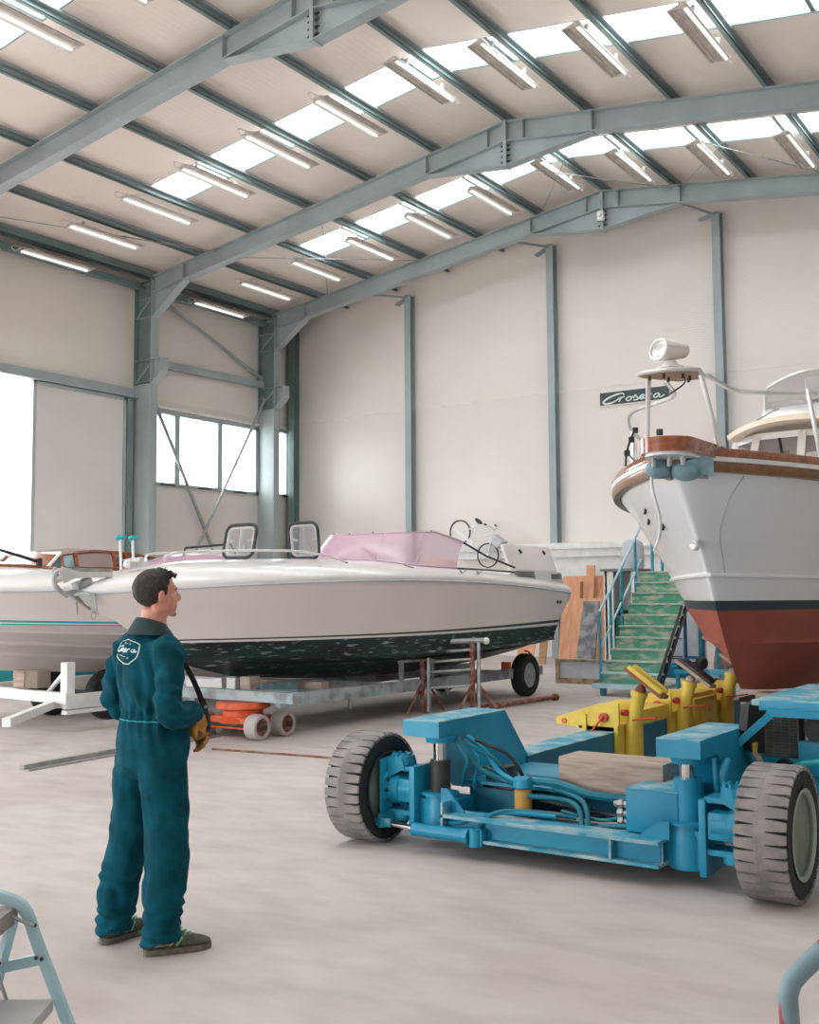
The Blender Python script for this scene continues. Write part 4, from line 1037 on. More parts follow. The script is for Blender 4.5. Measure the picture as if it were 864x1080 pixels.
b = B(); b.tube([(-.52, 5.5, 3.74), (-.30, 5.45, 3.84)], .01, 6); b.tube([(-.32, 5.47, 3.83), (-.3, 5.75, 3.9)], .008, 6); b.ball((-.30, 5.45, 3.85), .02, 8); obj('antenna_base', b, M['galv'], cr, False)
b = B()
for x in (-.10, .0, .12): b.lathe([(.05, 0), (.05, .03), (.025, .05), (.025, .12), (.05, .14), (.05, .17), (.001, .17)], (x, 1.75, 2.72), (0, 0, 1), 12)
b.lim((-.2, 1.7, 2.7), (.2, 1.85, 2.74)); obj('mooring_bitt', b, M['stainless'], cr, False)
# keel timbers under the cruiser, and a dark block in place of shade
for i, z in enumerate((0.0, .25, .5)):
    q = B(); q.lim((-3.04 + .02 * i, 9.86, z), (-2.72, 10.12, z + .25), .012)
    single('keel_timber', q, M['timber'], 'timber beam under the cruiser keel, %s of the stack' % ('lowest', 'middle', 'topmost')[i], 'timber', 'timbers under the cruiser')
q = B(); q.lim((-3.42, 10.9, 0), (-3.1, 11.2, .04)); q.lim((-3.36, 10.95, .04), (-3.16, 11.15, .56), .01); q.lim((-3.46, 10.85, .56), (-3.06, 11.25, .60))  # solid black shape put where shadow falls under the hull
single('keel_shadow_block', q, M['black'], 'black block standing in for the shadow under the cruiser keel behind the yellow arms', 'stand')
# ======================= blue boat mover =======================
mv = thing('boat_mover', 'bright blue hydraulic boat mover with big lugged tyres and yellow cradle arms', 'boat mover', (-3.1, 7.5, 0))
def mp_(name, b, m, par=None, smooth=35): return obj(name, b, m, par or mv, True, smooth)
def big_wheel(xc, yc, R, w, facing):
    hw = w / 2
    b = B(); b.lathe([(R * .60, -hw * .82), (R * .72, -hw), (R * .88, -hw), (R * .955, -hw * .86), (R * .97, -hw * .5), (R * .97, hw * .5), (R * .955, hw * .86), (R * .88, hw), (R * .72, hw), (R * .60, hw * .82)], (xc, yc, R), (1, 0, 0), 48, loop=True)
    ty = mp_('wheel', b, M['tyre'])
    b = B(); n = 34
    for s in (-1, 1):
        for k in range(n):
            a0 = 2 * PI * (k + (.5 if s > 0 else 0)) / n; da = 2 * PI / n * .36
            def pt(x, a, r): return V((xc + x, yc + r * math.cos(a), R + r * math.sin(a)))
            r0, r1 = R * .955, R
            xo, xi = s * hw * 1.0, s * hw * .08
            q = [(xo, -da, r1 * .975), (s * hw * .9, -da, r1), (xi, -da * 1.33, r1), (xi, da * 1.33, r1), (s * hw * .9, da, r1), (xo, da, r1 * .975)]
            T = [pt(x, a0 + a, r) for x, a, r in q]; Bt = [pt(x, a0 + a, R * .93) for x, a, r in q]
            b.rings([Bt, T])
    b.lathe([(R * .95, -hw * .24), (R * .996, -hw * .22), (R * .996, hw * .22), (R * .95, hw * .24)], (xc, yc, R), (1, 0, 0), 48, loop=True)
    mp_('tread', b, M['tread'], ty, 20)
    f = facing
    b = B(); b.lathe([(R * .60, f * hw * .8), (R * .66, f * hw * .98), (R * .62, f * hw * 1.0), (R * .585, f * hw * .9), (R * .57, f * hw * .45), (R * .35, f * hw * .4), (.001, f * hw * .38)], (xc, yc, R), (1, 0, 0), 40); rim = mp_('rim', b, mat('grey green rim', (112, 124, 112), .6, 0, .1, 7) if 'grey green rim' not in bpy.data.materials else bpy.data.materials['grey green rim'], ty)
    b = B(); b.lathe([(R * .655, f * hw * .97), (R * .675, f * hw * 1.03), (R * .64, f * hw * 1.05), (R * .60, f * hw * .95)], (xc, yc, R), (1, 0, 0), 40, loop=True); mp_('rim_ring', b, mat('grey rim ring', (150, 158, 148), .5) if f > 0 and xc > -3 else M['dark'], rim)
    return ty
wl_ = big_wheel(-4.44, 6.05, .36, .27, 1)
wr_ = big_wheel(-1.735, 6.05, .36, .27, 1)
b = B(); b.cyl((-1.735 + .05, 5.99, .36), (-1.735 + .062, 5.99, .36), .09, seg=18); mp_('rim_patch', b, M['blue'], wr_)
# front frame beam
b = B()
b.lim((-3.80, 5.90, .238), (-2.36, 6.10, .256)); b.lim((-3.80, 5.97, .125), (-2.36, 5.985, .24)); b.lim((-3.80, 5.90, .11), (-2.36, 6.10, .128))
b.lim((-2.66, 5.905, .128), (-2.645, 5.98, .238)); b.lim((-3.80, 5.90, .11), (-3.785, 6.1, .33)); mp_('front_beam', b, M['blue_worn'])
b = B(); b.lim((-3.79, 5.962, .13), (-2.37, 5.972, .236)); mp_('beam_web', b, M['blue'])
# lift towers
for side, xc, dk_ in ((-1, -3.945, True), (1, -2.262, False)):
    s = side
    b = B()
    b.lathe([(.11, .09), (.11, .27), (.10, .30), (.10, .33), (.125, .335), (.125, .35), (.10, .355)], (xc, 6.13, 0), (0, 0, 1), 20)
    b.lim((xc + s * .13 - .02, 5.98, .08), (xc + s * .13 + .02, 6.3, .50 if s > 0 else .52), .004)
    b.lim((xc - .13, 6.05, .10), (xc + .13, 6.35, .31), .006)
    mp_('lift_tower', b, M['blue'])
    b = B(); b.cyl((xc, 6.13, .35), (xc, 6.13, .56 if dk_ else .585), .068 if dk_ else .075, seg=24)
    if not dk_: b.cyl((xc, 6.13, .555), (xc, 6.13, .59), .08, seg=24)
    mp_('cylinder', b, M['dark'] if dk_ else M['blue'])
    b = B(); b.cyl((xc, 6.13, .55), (xc, 6.13, .69), .045, seg=20); mp_('piston_rod', b, M['chrome'])
    b = B(); b.cyl((xc, 6.13, .675), (xc, 6.13, .712), .09, .1, seg=24); mp_('rod_head', b, M['blue'])
    # gooseneck arm: flat box over the ram, stepping down to the long beam behind
    x0, x1 = (-4.165, -3.885) if s < 0 else (-2.405, -2.145)
    prof = [(6.02, .712), (6.02, .812), (6.9, .812), (7.36, .32), (6.62, .30), (6.46, .60), (6.3, .712)]
    b = B(); b.prism(prof, lambda u, v, w: (w, u, v), x0, x1); arm = mp_('gooseneck_arm', b, M['blue_deep'] if False else M['blue'])
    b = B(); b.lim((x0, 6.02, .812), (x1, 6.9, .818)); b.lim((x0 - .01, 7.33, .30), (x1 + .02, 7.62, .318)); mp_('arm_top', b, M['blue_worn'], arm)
    # long side beam
    bx0, bx1 = (-4.12, -3.87) if s < 0 else (-2.42, -2.17)
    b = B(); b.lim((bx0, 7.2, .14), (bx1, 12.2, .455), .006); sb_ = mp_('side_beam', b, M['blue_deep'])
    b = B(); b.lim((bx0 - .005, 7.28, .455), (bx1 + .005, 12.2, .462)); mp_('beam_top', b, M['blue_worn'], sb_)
    # wheel carrier
    wx = -4.44 if s < 0 else -1.735
    ix = wx - s * .16                     # inboard face of the wheel
    b = B()
    b.bar((xc + s * .14, 6.08, .50), (ix + s * .02, 6.08, .50), .16, .03); b.bar((xc + s * .14, 6.08, .215), (ix + s * .02, 6.08, .215), .16, .03)
    b.lim((min(ix, ix + s * .02), 5.93, .18), (max(ix, ix + s * .02), 6.23, .56), .006)
    b.prism([(0, .57), (.12 * s * -1, .57), (.14 * s * -1, .5), (.02 * s * -1, .44)], lambda u, v, w: (ix + u, w, v), 5.99, 6.15)
    kn = mp_('wheel_carrier', b, M['blue'])
    b = B(); b.cyl((ix - s * .075, 6.06, .52), (ix - s * .075, 6.06, .575), .075, seg=20); b.cyl((ix - s * .075, 6.06, .16), (ix - s * .075, 6.06, .22), .07, seg=20)
    for k in range(8):
        a = k * PI / 4; b.cyl((ix - s * .075 + .055 * math.cos(a), 6.06 + .055 * math.sin(a), .575), (ix - s * .075 + .055 * math.cos(a), 6.06 + .055 * math.sin(a), .595), .013, seg=6)
    mp_('king_pin', b, M['blue'], kn)
    b = B(); b.lathe([(.13, 0), (.13, .03), (.10, .035), (.10, .1), (.085, .11), (.085, .2), (.06, .21), (.001, .21)], (ix + s * .01, 6.06, .36), (-s, 0, 0), 24)
    b.box((ix - s * .15, 6.06, .36), (.12, .15, .15), None, .015); mot = mp_('wheel_motor', b, M['blue'], kn)
    b = B()
    for k in range(10):
        a = k * PI / 5; b.cyl((ix - s * .02, 6.06 + .115 * math.cos(a), .36 + .115 * math.sin(a)), (ix - s * .035, 6.06 + .115 * math.cos(a), .36 + .115 * math.sin(a)), .012, seg=6)
    mp_('bolt', b, M['dark'], mot)
    # steering ram
    if s > 0: continue
    b = B(); b.cyl((xc + s * -.33, 5.90, .145), (xc + s * .06, 5.90, .145), .042, seg=16); b.cyl((xc + s * -.36, 5.9, .145), (xc + s * -.33, 5.9, .145), .05, seg=16)
    b.cyl((xc + s * -.4, 5.9, .09), (xc + s * -.4, 5.9, .2), .04, seg=12); b.box((xc + s * -.4, 5.95, .145), (.1, .12, .1)); ram = mp_('steering_ram', b, M['blue'])
    b = B(); b.cyl((xc + s * .05, 5.90, .145), (ix - s * .03, 5.93, .16), .02, seg=12); mp_('ram_rod', b, M['chrome'], ram)
    b = B(); b.box((ix - s * .03, 5.93, .16), (.13, .07, .06), None, .015); b.cyl((ix - s * .0, 5.93, .12), (ix - s * .0, 5.93, .21), .03, seg=12); b.bar((ix - s * .0, 5.93, .19), (ix - s * .05, 6.06, .2), .08, .03); mp_('ram_eye', b, M['hose'], ram)
# deck plate and second cross beam
b = B(); b.lim((-3.88, 6.34, .385), (-2.42, 7.25, .405)); b.lim((-3.88, 6.62, .2), (-2.42, 6.64, .39)); b.lim((-3.9, 6.55, .10), (-2.4, 6.75, .13)); mp_('cross_plate', b, M['blue'])
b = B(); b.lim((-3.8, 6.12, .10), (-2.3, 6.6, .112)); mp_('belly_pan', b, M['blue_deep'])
b = B(); b.lim((-2.615, 6.06, .262), (-2.30, 6.52, .505), .006); mp_('tank_box', b, M['blue'])
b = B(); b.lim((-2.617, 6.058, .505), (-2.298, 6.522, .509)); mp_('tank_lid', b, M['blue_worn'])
b = B(); b.prism([(-2.52, .255), (-2.39, .352), (-2.33, .352), (-2.33, .255)], lambda u, v, w: (u, w, v), 6.0, 6.02); b.prism([(-3.68, .255), (-3.81, .40), (-3.86, .40), (-3.86, .255)], lambda u, v, w: (u, w, v), 6.0, 6.02); mp_('gusset', b, M['blue'])
b = B(); b.lim((-3.86, 6.36, .10), (-3.4, 6.38, .36)); mp_('back_plate', b, M['blue_deep'])
b = B(); b.lim((-3.80, 6.42, .13), (-3.5, 6.6, .37), .01); b.lim((-3.76, 6.40, .37), (-3.6, 6.56, .5), .01); mp_('valve_bank', b, M['dark'])
# oil filter
b = B(); b.lathe([(.045, .26), (.055, .27), (.055, .40), (.045, .41), (.001, .41)], (-3.38, 6.22, 0), (0, 0, 1), 20); fl_ = mp_('oil_filter', b, mat('mustard filter can', (196, 152, 78), .5, 0, .04, 8))
b = B(); b.lathe([(.05, .41), (.065, .42), (.065, .44), (.05, .47), (.001, .47)], (-3.38, 6.22, 0), (0, 0, 1), 16); b.box((-3.38, 6.22, .46), (.1, .06, .05), None, .01); mp_('filter_head', b, M['blue'], fl_)
# hydraulic hoses
hoses = [
 ([(-3.33, 6.25, .46), (-3.15, 6.28, .45), (-2.95, 6.3, .40), (-2.75, 6.34, .39), (-2.6, 6.3, .40)], .026, 'hose'),
 ([(-3.4, 6.3, .47), (-3.1, 6.45, .44), (-2.8, 6.5, .42), (-2.6, 6.45, .43)], .02, 'hose'),
 ([(-3.86, 5.99, .2), (-3.7, 5.94, .21), (-3.5, 6.0, .27), (-3.35, 6.05, .29), (-3.1, 6.12, .28)], .013, 'blue'),
 ([(-3.7, 5.93, .17), (-3.55, 5.94, .2), (-3.46, 6.0, .285), (-3.3, 6.08, .30), (-3.0, 6.2, .27)], .013, 'hose'),
 ([(-3.35, 6.2, .37), (-3.1, 6.25, .36), (-2.98, 6.2, .32), (-2.94, 6.15, .22)], .016, 'hose'),
 ([(-3.2, 6.28, .42), (-3.02, 6.27, .38), (-2.93, 6.2, .32), (-2.9, 6.15, .22)], .016, 'hose'),
 ([(-3.3, 6.3, .33), (-3.0, 6.32, .30), (-2.7, 6.28, .29), (-2.6, 6.25, .30)], .012, 'dark'),
 ([(-3.3, 6.36, .36), (-2.95, 6.35, .26), (-2.7, 6.3, .27), (-2.55, 6.3, .26)], .014, 'dark'),
 ([(-3.1, 6.2, .30), (-2.85, 6.22, .27), (-2.7, 6.2, .31), (-2.61, 6.18, .34)], .012, 'hose'),
 ([(-3.7, 6.5, .30), (-3.5, 6.4, .28), (-3.4, 6.35, .33), (-3.3, 6.4, .36)], .014, 'hose'),
 ([(-2.95, 6.22, .22), (-2.75, 6.18, .25), (-2.62, 6.16, .27)], .016, 'hose'),
 ([(-3.84, 6.3, .70), (-3.72, 6.32, .62), (-3.62, 6.34, .48), (-3.42, 6.28, .42)], .017, 'blue'),
 ([(-3.86, 6.22, .70), (-3.80, 6.22, .60), (-3.74, 6.28, .5), (-3.55, 6.34, .42), (-3.42, 6.25, .44)], .017, 'hose'),
 ([(-3.88, 6.2, .69), (-3.78, 6.2, .56), (-3.82, 6.22, .46), (-3.85, 6.25, .38)], .013, 'hose'),
 ([(-3.84, 6.26, .68), (-3.74, 6.28, .56), (-3.78, 6.3, .44), (-3.8, 6.32, .36)], .012, 'blue'),
 ([(-3.8, 6.24, .66), (-3.66, 6.34, .56), (-3.6, 6.42, .44), (-3.62, 6.5, .34)], .013, 'hose'),
 ([(-3.78, 6.3, .68), (-3.6, 6.38, .6), (-3.52, 6.42, .5), (-3.5, 6.5, .36)], .013, 'dark'),
 ([(-3.75, 6.36, .5), (-3.55, 6.4, .42), (-3.45, 6.38, .36), (-3.3, 6.4, .32), (-3.0, 6.42, .3)], .015, 'hose'),
 ([(-2.13, 6.2, .7), (-2.12, 6.2, .55), (-2.12, 6.25, .4)], .014, 'blue'),
 ([(-2.08, 6.3, .68), (-2.09, 6.24, .62), (-2.085, 6.24, .45), (-2.08, 6.26, .38)], .022, 'blue'),
 ([(-2.2, 6.9, .7), (-2.05, 6.7, .62), (-2.0, 6.6, .6), (-1.95, 6.75, .52)], .018, 'hose')]
for pts, r, m in hoses:
    b = B(); b.tube(smoothpath(pts, 6), r, 8); mp_('hose', b, M[m])
b = B()
for k in range(3): b.tube(smoothpath([(-2.75 + .02 * k, 6.22, .38 - .05 * k), (-2.68, 6.2, .385 - .05 * k), (-2.61, 6.2, .38 - .05 * k)], 3), .02, 10); b.cyl((-2.72, 6.2, .385 - .05 * k), (-2.69, 6.2, .385 - .05 * k), .03, seg=6)
mp_('hose_fitting', b, M['galv'])
# engine module on the right
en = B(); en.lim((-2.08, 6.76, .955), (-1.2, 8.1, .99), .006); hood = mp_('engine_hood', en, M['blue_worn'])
b = B(); b.lim((-2.03, 6.745, .93), (-1.2, 6.78, .985), .004); b.lim((-1.98, 6.74, .90), (-1.2, 6.77, .93), .004); mp_('hood_lip', b, M['blue'], hood)
b = B(); b.prism([(6.78, .955), (7.2, .955), (7.2, .6), (6.8, .66), (6.72, .80)], lambda u, v, w: (w, u, v), -2.15, -2.10); mp_('side_shield', b, M['dark'])
b = B(); b.bar((-2.15, 6.70, .725), (-1.96, 6.74, .905), .04, .045); b.bar((-1.98, 6.74, .915), (-1.2, 6.76, .915), .04, .04); mp_('guard_bar', b, M['blue'])
b = B()
for k in range(13): b.box((-1.955, 6.95, .645 + .0185 * k), (.20, .03, .006), (.5, 0, 0))
for x in (-2.055, -2.0, -1.955, -1.905, -1.855): b.lim((x - .004, 6.94, .63), (x + .004, 6.955, .885))
gr = mp_('radiator_grille', b, mat('grey louvre', (128, 132, 124), .5, .2, .08, 12))
b = B(); b.lim((-2.07, 6.97, .62), (-1.84, 7.05, .89)); mp_('radiator_core', b, M['dark'])
b = B(); b.lim((-2.1, 6.9, .52), (-1.75, 7.0, .63), .005); b.lim((-1.84, 6.88, .54), (-1.70, 6.96, .74), .005); b.lim((-2.1, 6.95, .3), (-1.2, 8.1, .52)); mp_('engine_cradle', b, M['blue'])
b = B(); b.lim((-1.82, 7.0, .55), (-1.25, 7.9, .86), .04); b.lathe([(.001, 0), (.09, .0), (.09, .12), (.06, .14), (.001, .14)], (-1.72, 6.9, .82), (0, 1, 0), 18); b.box((-1.6, 6.93, .83), (.18, .14, .1), None, .02); mp_('engine', b, M['dark'])
b = B(); b.tube(smoothpath([(-1.9, 6.86, .57), (-1.8, 6.8, .62), (-1.7, 6.78, .64), (-1.5, 6.8, .70)], 5), .016, 8); mp_('hose', b, M['teal'])
b = B(); b.tube([(-1.92 + .05 * math.cos(a), 6.87, .57 + .05 * math.sin(a)) for a in [k * PI / 9 for k in range(11)]], .014, 8); mp_('hose', b, M['black'])
b = B(); b.tube(smoothpath([(-2.12, 6.86, .66), (-2.09, 6.85, .60), (-2.06, 6.84, .5)], 4), .035, 10); b.ball((-2.09, 6.85, .60), (.045, .05, .05), 10); mp_('exhaust_elbow', b, M['timber'])
b = B(); b.cyl((-2.13, 6.86, .66), (-2.12, 6.86, .72), .045, seg=14); mp_('exhaust_collar', b, M['yellow'])
# yellow cradle arms astride the left side beam
for i, y in enumerate((8.76, 9.98, 11.24)):
    b = B()
    b.lim((-4.16, y - .02, .20), (-4.125, y + .42, .60)); b.lim((-3.865, y - .02, .12), (-3.83, y + .42, .52))
    b.prism([(-4.42, .50), (-4.42, .56), (-4.0, .70), (-3.83, .70), (-3.83, .47), (-4.12, .47)], lambda u, v, w: (u, w, v), y, y + .03)
    b.prism([(-4.42, .50), (-4.42, .56), (-4.0, .70), (-3.83, .70), (-3.83, .47), (-4.12, .47)], lambda u, v, w: (u, w, v), y + .37, y + .40)
    b.lim((-4.2, y, .47), (-3.83, y + .4, .50))
    ca = mp_('cradle_arm', b, M['yellow'])
    b = B(); b.tube([(-3.79, y + .16, .14), (-3.77, y + .16, .5), (-3.70, y + .16, .80)], .062, 16); b.cyl((-3.71, y + .16, .76), (-3.70, y + .16, .80), .072, seg=16); b.box((-3.79, y + .28, .33), (.08, .13, .42), (0, 0, 0), .006); po = mp_('cradle_post', b, M['yellow'], ca)
    tl = (-.10, .62, 0)
    b = B(); b.box((-3.64, y + .16, .875), (.40, .20, .028), tl); b.ball((-3.69, y + .16, .81), .05, 10); pd = mp_('cradle_pad', b, M['ply_dark'] if i < 1 else M['timber'], ca)
    b = B(); b.box((-3.625, y + .10, .905), (.36, .07, .04), tl, .008); b.box((-3.625, y + .22, .905), (.36, .07, .04), tl, .008); mp_('pad_strip', b, (M['yellow'], M['dark'], M['teak'])[i], ca)
    b = B(); b.cyl((-3.96, y - .035, .58), (-3.96, y - .01, .58), .04, seg=14); b.tube([(-4.06, y - .05, .46), (-3.95, y - .05, .59)], .009, 6); b.tube([(-3.74, y + .09, .56), (-3.5, y + .02, .60)], .009, 6)
    b.cyl((-3.83, y + .1, .62), (-3.79, y + .08, .62), .03, seg=12); mp_('locking_pin', b, M['red'], ca)
    b = B(); b.cyl((-4.34, y - .012, .53), (-4.34, y + .412, .53), .025, seg=12); mp_('hinge_pin', b, M['orange'], ca)
b = B(); b.lim((-4.15, 9.2, .47), (-3.84, 9.95, .60), .01); b.lim((-4.15, 10.42, .47), (-3.84, 11.2, .64), .01); mp_('beam_packer', b, M['yellow'])
b = B(); b.lim((-3.86, 10.5, .2), (-3.78, 11.15, .6), .01); b.cyl((-3.78, 10.7, .45), (-3.765, 10.7, .45), .045, seg=12); b.cyl((-3.78, 10.9, .48), (-3.765, 10.9, .48), .04, seg=12); mp_('valve_block', b, M['yellow'])
# timber laid across the mover
tb = B(); tb.lim((-3.2, 6.36, .405), (-2.50, 6.66, .61), .01)
single('timber_beam', tb, M['timber'], 'pale squared timber beam lying across the blue boat mover', 'timber')
# ======================= far wall: ledge, bicycle, boards =======================
b = B(); b.lim((-15.6, YB - .62, 2.74), (-8.9, YB - .02, 2.9), .01); b.lim((-15.6, YB - .5, 2.55), (-8.9, YB - .02, 2.74)); b.lim((-13.0, YB - .35, 2.0), (-8.9, YB - .02, 2.55))
single('wall_duct', b, M['white_paint'], 'long white boxed duct along the far wall behind the bicycle', 'duct')
bk = thing('bicycle', 'white city bicycle with front basket tipped against the duct on the far wall', 'bicycle', (-14.7, 24.6, 2.5))
dirx = V((.80, -.0, -.60)).normalized(); upv = V((.60, .0, .80))
bo = V((-15.2, 24.68, 3.27))
def bp_(u, v, w=0): return bo + dirx * u + upv * v + V((0, w, 0))
for u, rr in ((0, .31), (1.06, .31)):
    b = B(); b.tube([bp_(u + rr * math.cos(a), rr * math.sin(a)) for a in [k * PI / 16 for k in range(32)]], .02, 6, loop=True); w_ = obj('wheel', b, M['dark'], bk)
    b = B()
    for k in range(14): a = k * 2 * PI / 14; b.tube([bp_(u, 0, .02 * (-1) ** k), bp_(u + rr * math.cos(a), rr * math.sin(a))], .003, 4)
    b.cyl(bp_(u, 0, -.05), bp_(u, 0, .05), .03, seg=10); obj('spoke', b, M['stainless'], w_)
    b = B(); b.tube([bp_(u + (rr + .04) * math.cos(a), (rr + .04) * math.sin(a)) for a in [math.radians(q) for q in (range(10, 190, 12) if u == 0 else range(20, 150, 12))]], .022, 6, flat=.5); obj('mudguard', b, M['white_paint'], bk)
b = B()
for p, q in (((0, 0), (.45, -.02)), ((0, 0), (.34, .42)), ((.45, -.02), (.32, .50)), ((.45, -.02), (.86, .40)), ((.42, .16), (.84, .48)), ((.84, .50), (.93, .3)), ((.93, .3), (1.06, 0))): b.tube([bp_(*p), bp_(*q)], .022, 8)
b.tube([bp_(.84, .5), bp_(.80, .66)], .018, 8); obj('bike_frame', b, M['white_paint'], bk)
b = B(); b.tube(smoothpath([bp_(.66, .68, -.28), bp_(.76, .70, -.2), bp_(.82, .66, 0), bp_(.76, .70, .2), bp_(.66, .68, .28)], 4), .014, 8); obj('handlebar', b, M['stainless'], bk)
b = B(); b.tube([bp_(.62, .68, -.28), bp_(.70, .69, -.26)], .022, 8); b.tube([bp_(.62, .68, .28), bp_(.70, .69, .26)], .022, 8); obj('grip', b, M['black'], bk)
b = B(); b.ball(bp_(.30, .56), (.13, .08, .05), 12, Matrix.Rotation(math.radians(37), 4, 'Y')); obj('saddle', b, M['dark'], bk)
b = B(); b.box(bp_(.10, .0, -.06), (.5, .03, .09), (0, math.radians(37), 0), .02); b.cyl(bp_(.45, -.02, -.08), bp_(.45, -.02, -.05), .1, seg=18); obj('chain_guard', b, M['white_paint'], bk)
b = B(); b.rings([[bp_(u, v, w) for u, w in ((.98, -.12), (1.22, -.12), (1.22, .12), (.98, .12))] for v in (.34, .38)] + [[bp_(u, v, w) for u, w in ((.94, -.15), (1.28, -.15), (1.28, .15), (.94, .15))] for v in (.58,)]); obj('basket', b, M['grey_box'], bk)
def slab(name, pts, thick, m, label, cat, grp=None):
    """leaning board: four corner points front face, thickness backwards"""
    b = B(); n = (V(pts[1]) - V(pts[0])).cross(V(pts[3]) - V(pts[0])).normalized()
    if n.y < 0: n = -n
    b.rings([[V(p) for p in pts], [V(p) + n * thick for p in pts]]); return single(name, b, m, label, cat, grp)
slab('plywood_sheet', [(-12.3, 24.55, 0), (-10.95, 24.55, 0), (-10.98, 24.9, 2.06), (-12.3, 24.9, 2.06)], .02, M['ply'], 'tall orange plywood sheet leaning on the far wall left of the stairs', 'board')
slab('wooden_post', [(-11.55, 24.38, 0), (-11.34, 24.38, 0), (-11.36, 24.72, 2.32), (-11.57, 24.72, 2.32)], .06, M['ply'], 'orange wooden post standing in front of the tall plywood sheet', 'post')
slab('dark_batten', [(-11.66, 24.30, 0), (-11.58, 24.30, 0), (-11.60, 24.55, 1.92), (-11.67, 24.55, 1.92)], .04, M['ply_dark'], 'short dark batten with metal fittings leaning beside the wooden post', 'batten')
slab('wooden_board', [(-11.0, 22.6, 0), (-10.2, 22.6, 0), (-10.2, 22.9, 1.52), (-11.0, 22.9, 1.52)], .05, M['ply'], 'orange wooden panel behind the mottled grey slab', 'board')
slab('grey_slab', [(-10.72, 22.2, .0), (-10.26, 22.2, .04), (-10.22, 22.46, 1.46), (-10.6, 22.46, 1.46)], .05, mat('mottled grey slab', (150, 150, 152), .8, 0, c2=(104, 106, 110), scale=5, thr=(.4, .6)), 'mottled grey slab leaning on wooden panels behind the speedboat stern', 'slab')
slab('brown_board', [(-10.1, 22.9, 0), (-9.55, 22.9, 0), (-9.58, 23.1, 1.25), (-10.1, 23.1, 1.36)], .04, M['ply_dark'], 'dark brown wooden panel between the grey slab and the stairs', 'board')
slab('pale_board', [(-12.75, 23.2, 0), (-12.3, 23.2, 0), (-12.3, 23.5, .9), (-12.75, 23.5, .95)], .03, M['ply'], 'pale plywood offcut low down behind the trailer wheel', 'board')
slab('tan_board', [(-11.9, 22.7, 0), (-11.72, 22.7, 0), (-11.72, 22.95, 1.1), (-11.9, 22.95, 1.1)], .05, M['teak'], 'narrow tan board standing behind the speedboat transom', 'board')
# steel skip / box
sk = thing('steel_box', 'low pale grey steel box with rusty edges on the floor left of the stairs', 'box', (-8.4, 18.4, 0))
b = B(); b.lim((-9.12, 18.2, .05), (-7.6, 18.22, .42)); b.lim((-9.12, 18.2, .05), (-9.10, 18.7, .42)); b.lim((-9.12, 18.68, .05), (-7.6, 18.7, .42)); b.lim((-7.62, 18.2, .05), (-7.6, 18.7, .42)); b.lim((-9.12, 18.2, .05), (-7.6, 18.7, .07)); obj('panel', b, M['grey_box'], sk)
b = B(); b.lim((-9.14, 18.17, .40), (-7.58, 18.23, .44)); b.lim((-9.14, 18.17, .0), (-7.58, 18.23, .10)); b.lim((-9.16, 18.16, 0), (-9.09, 18.24, .44)); obj('edge', b, mat('rusty cream angle', (178, 158, 130), .8, 0, c2=(116, 96, 76), scale=8, thr=(.4, .65)), sk)
# ---- rolling stairs
st = thing('rolling_stairs', 'blue rolling stairs with worn green steps beside the red and white cruiser', 'stairs', (-6.95, 17.3, 0))
NS = 10; z0, y0 = .19, 16.36; dzs, dys = .182, .184
X0, X1 = -7.42, -6.46
for k in range(NS):
    y = y0 + dys * k; z = z0 + dzs * k
    b = B(); b.lim((X0, y, z), (X1, y + .015, z + dzs - .02)); r_ = obj('step', b, M['step_green'], st)
    b = B(); b.lim((X0 - .01, y - .03, z + dzs - .025), (X1 + .01, y + dys + .01, z + dzs)); obj('tread', b, M['ladder'] if k < 1 else mat('worn step edge', (196, 196, 186), .7, 0, c2=(150, 176, 160), scale=7) if k == 1 else bpy.data.materials['worn step edge'], r_)
yt, zt = y0 + dys * NS, z0 + dzs * NS
b = B(); b.lim((X0, yt, zt - .05), (X1, yt + 1.0, zt)); obj('platform', b, M['grey_box'], st)
b = B()
for x in (X0 + .02, X1 - .02): b.bar((x, y0 + .12, z0 - .02), (x, yt, zt - .12), .03, .10)
b.tube([(X1 + .05, 16.15, .25), (X1 + .05, 17.3, 1.42)], .025, 8); obj('stringer', b, M['dark'], st)
b = B(); b.bar((X0 - .12, y0 - .08, .16), (X1 + .05, y0 - .08, .16), .1, .07); b.bar((X0 - .05, y0 - .08, .15), (X0 - .05, yt + .9, .15), .06, .05); b.bar((X1 + .0, y0 - .08, .15), (X1 + .0, yt + .9, .15), .06, .05); obj('base_frame', b, M['ladder'], st)
b = B()
for x in (X0, X1):
    for y in (yt + .06, yt + .95): b.tube([(x, y, .15), (x, y, zt)], .03, 8)
obj('leg', b, M['stair_blue'], st)
def SR(y): return 1.34 + (y - 16.42) * (2.74 - 1.34) / 1.72
for y, zb in ((16.42, .2), (16.86, .62), (17.32, 1.08), (17.94, 1.62)):
    b = B(); b.tube([(X0 - .05, y, zb), (X0 - .05, y, SR(y))], .026, 8); obj('rail_post', b, M['stair_blue'], st)
b = B(); b.tube([(X0 - .05, 16.42, SR(16.42)), (X0 - .05, 18.25, SR(18.25)), (X0 - .05, 19.2, SR(18.25))], .022, 8); b.tube([(X0 - .05, 16.42, .74), (X0 - .05, 18.2, 2.22)], .02, 8); obj('hand_rail', b, M['ladder'], st)
for x, y in ((X0 + .12, 18.3), (X1, 18.3), (X0 - .05, 19.2), (X1, 19.2)):
    b = B(); b.tube([(x, y, zt), (x, y, zt + (.55 if x < -7 else .3))], .03, 8); obj('rail_post', b, M['stair_blue'], st)
for x in (X0, X1):
    for y in (16.4, 18.9):
        b = B(); b.cyl((x - .03, y, .07), (x + .03, y, .07), .07, seg=18); b.lim((x - .045, y - .04, .07), (x + .045, y + .04, .14)); obj('castor', b, M['dark'] if x > -7 else M['stair_blue'], st)
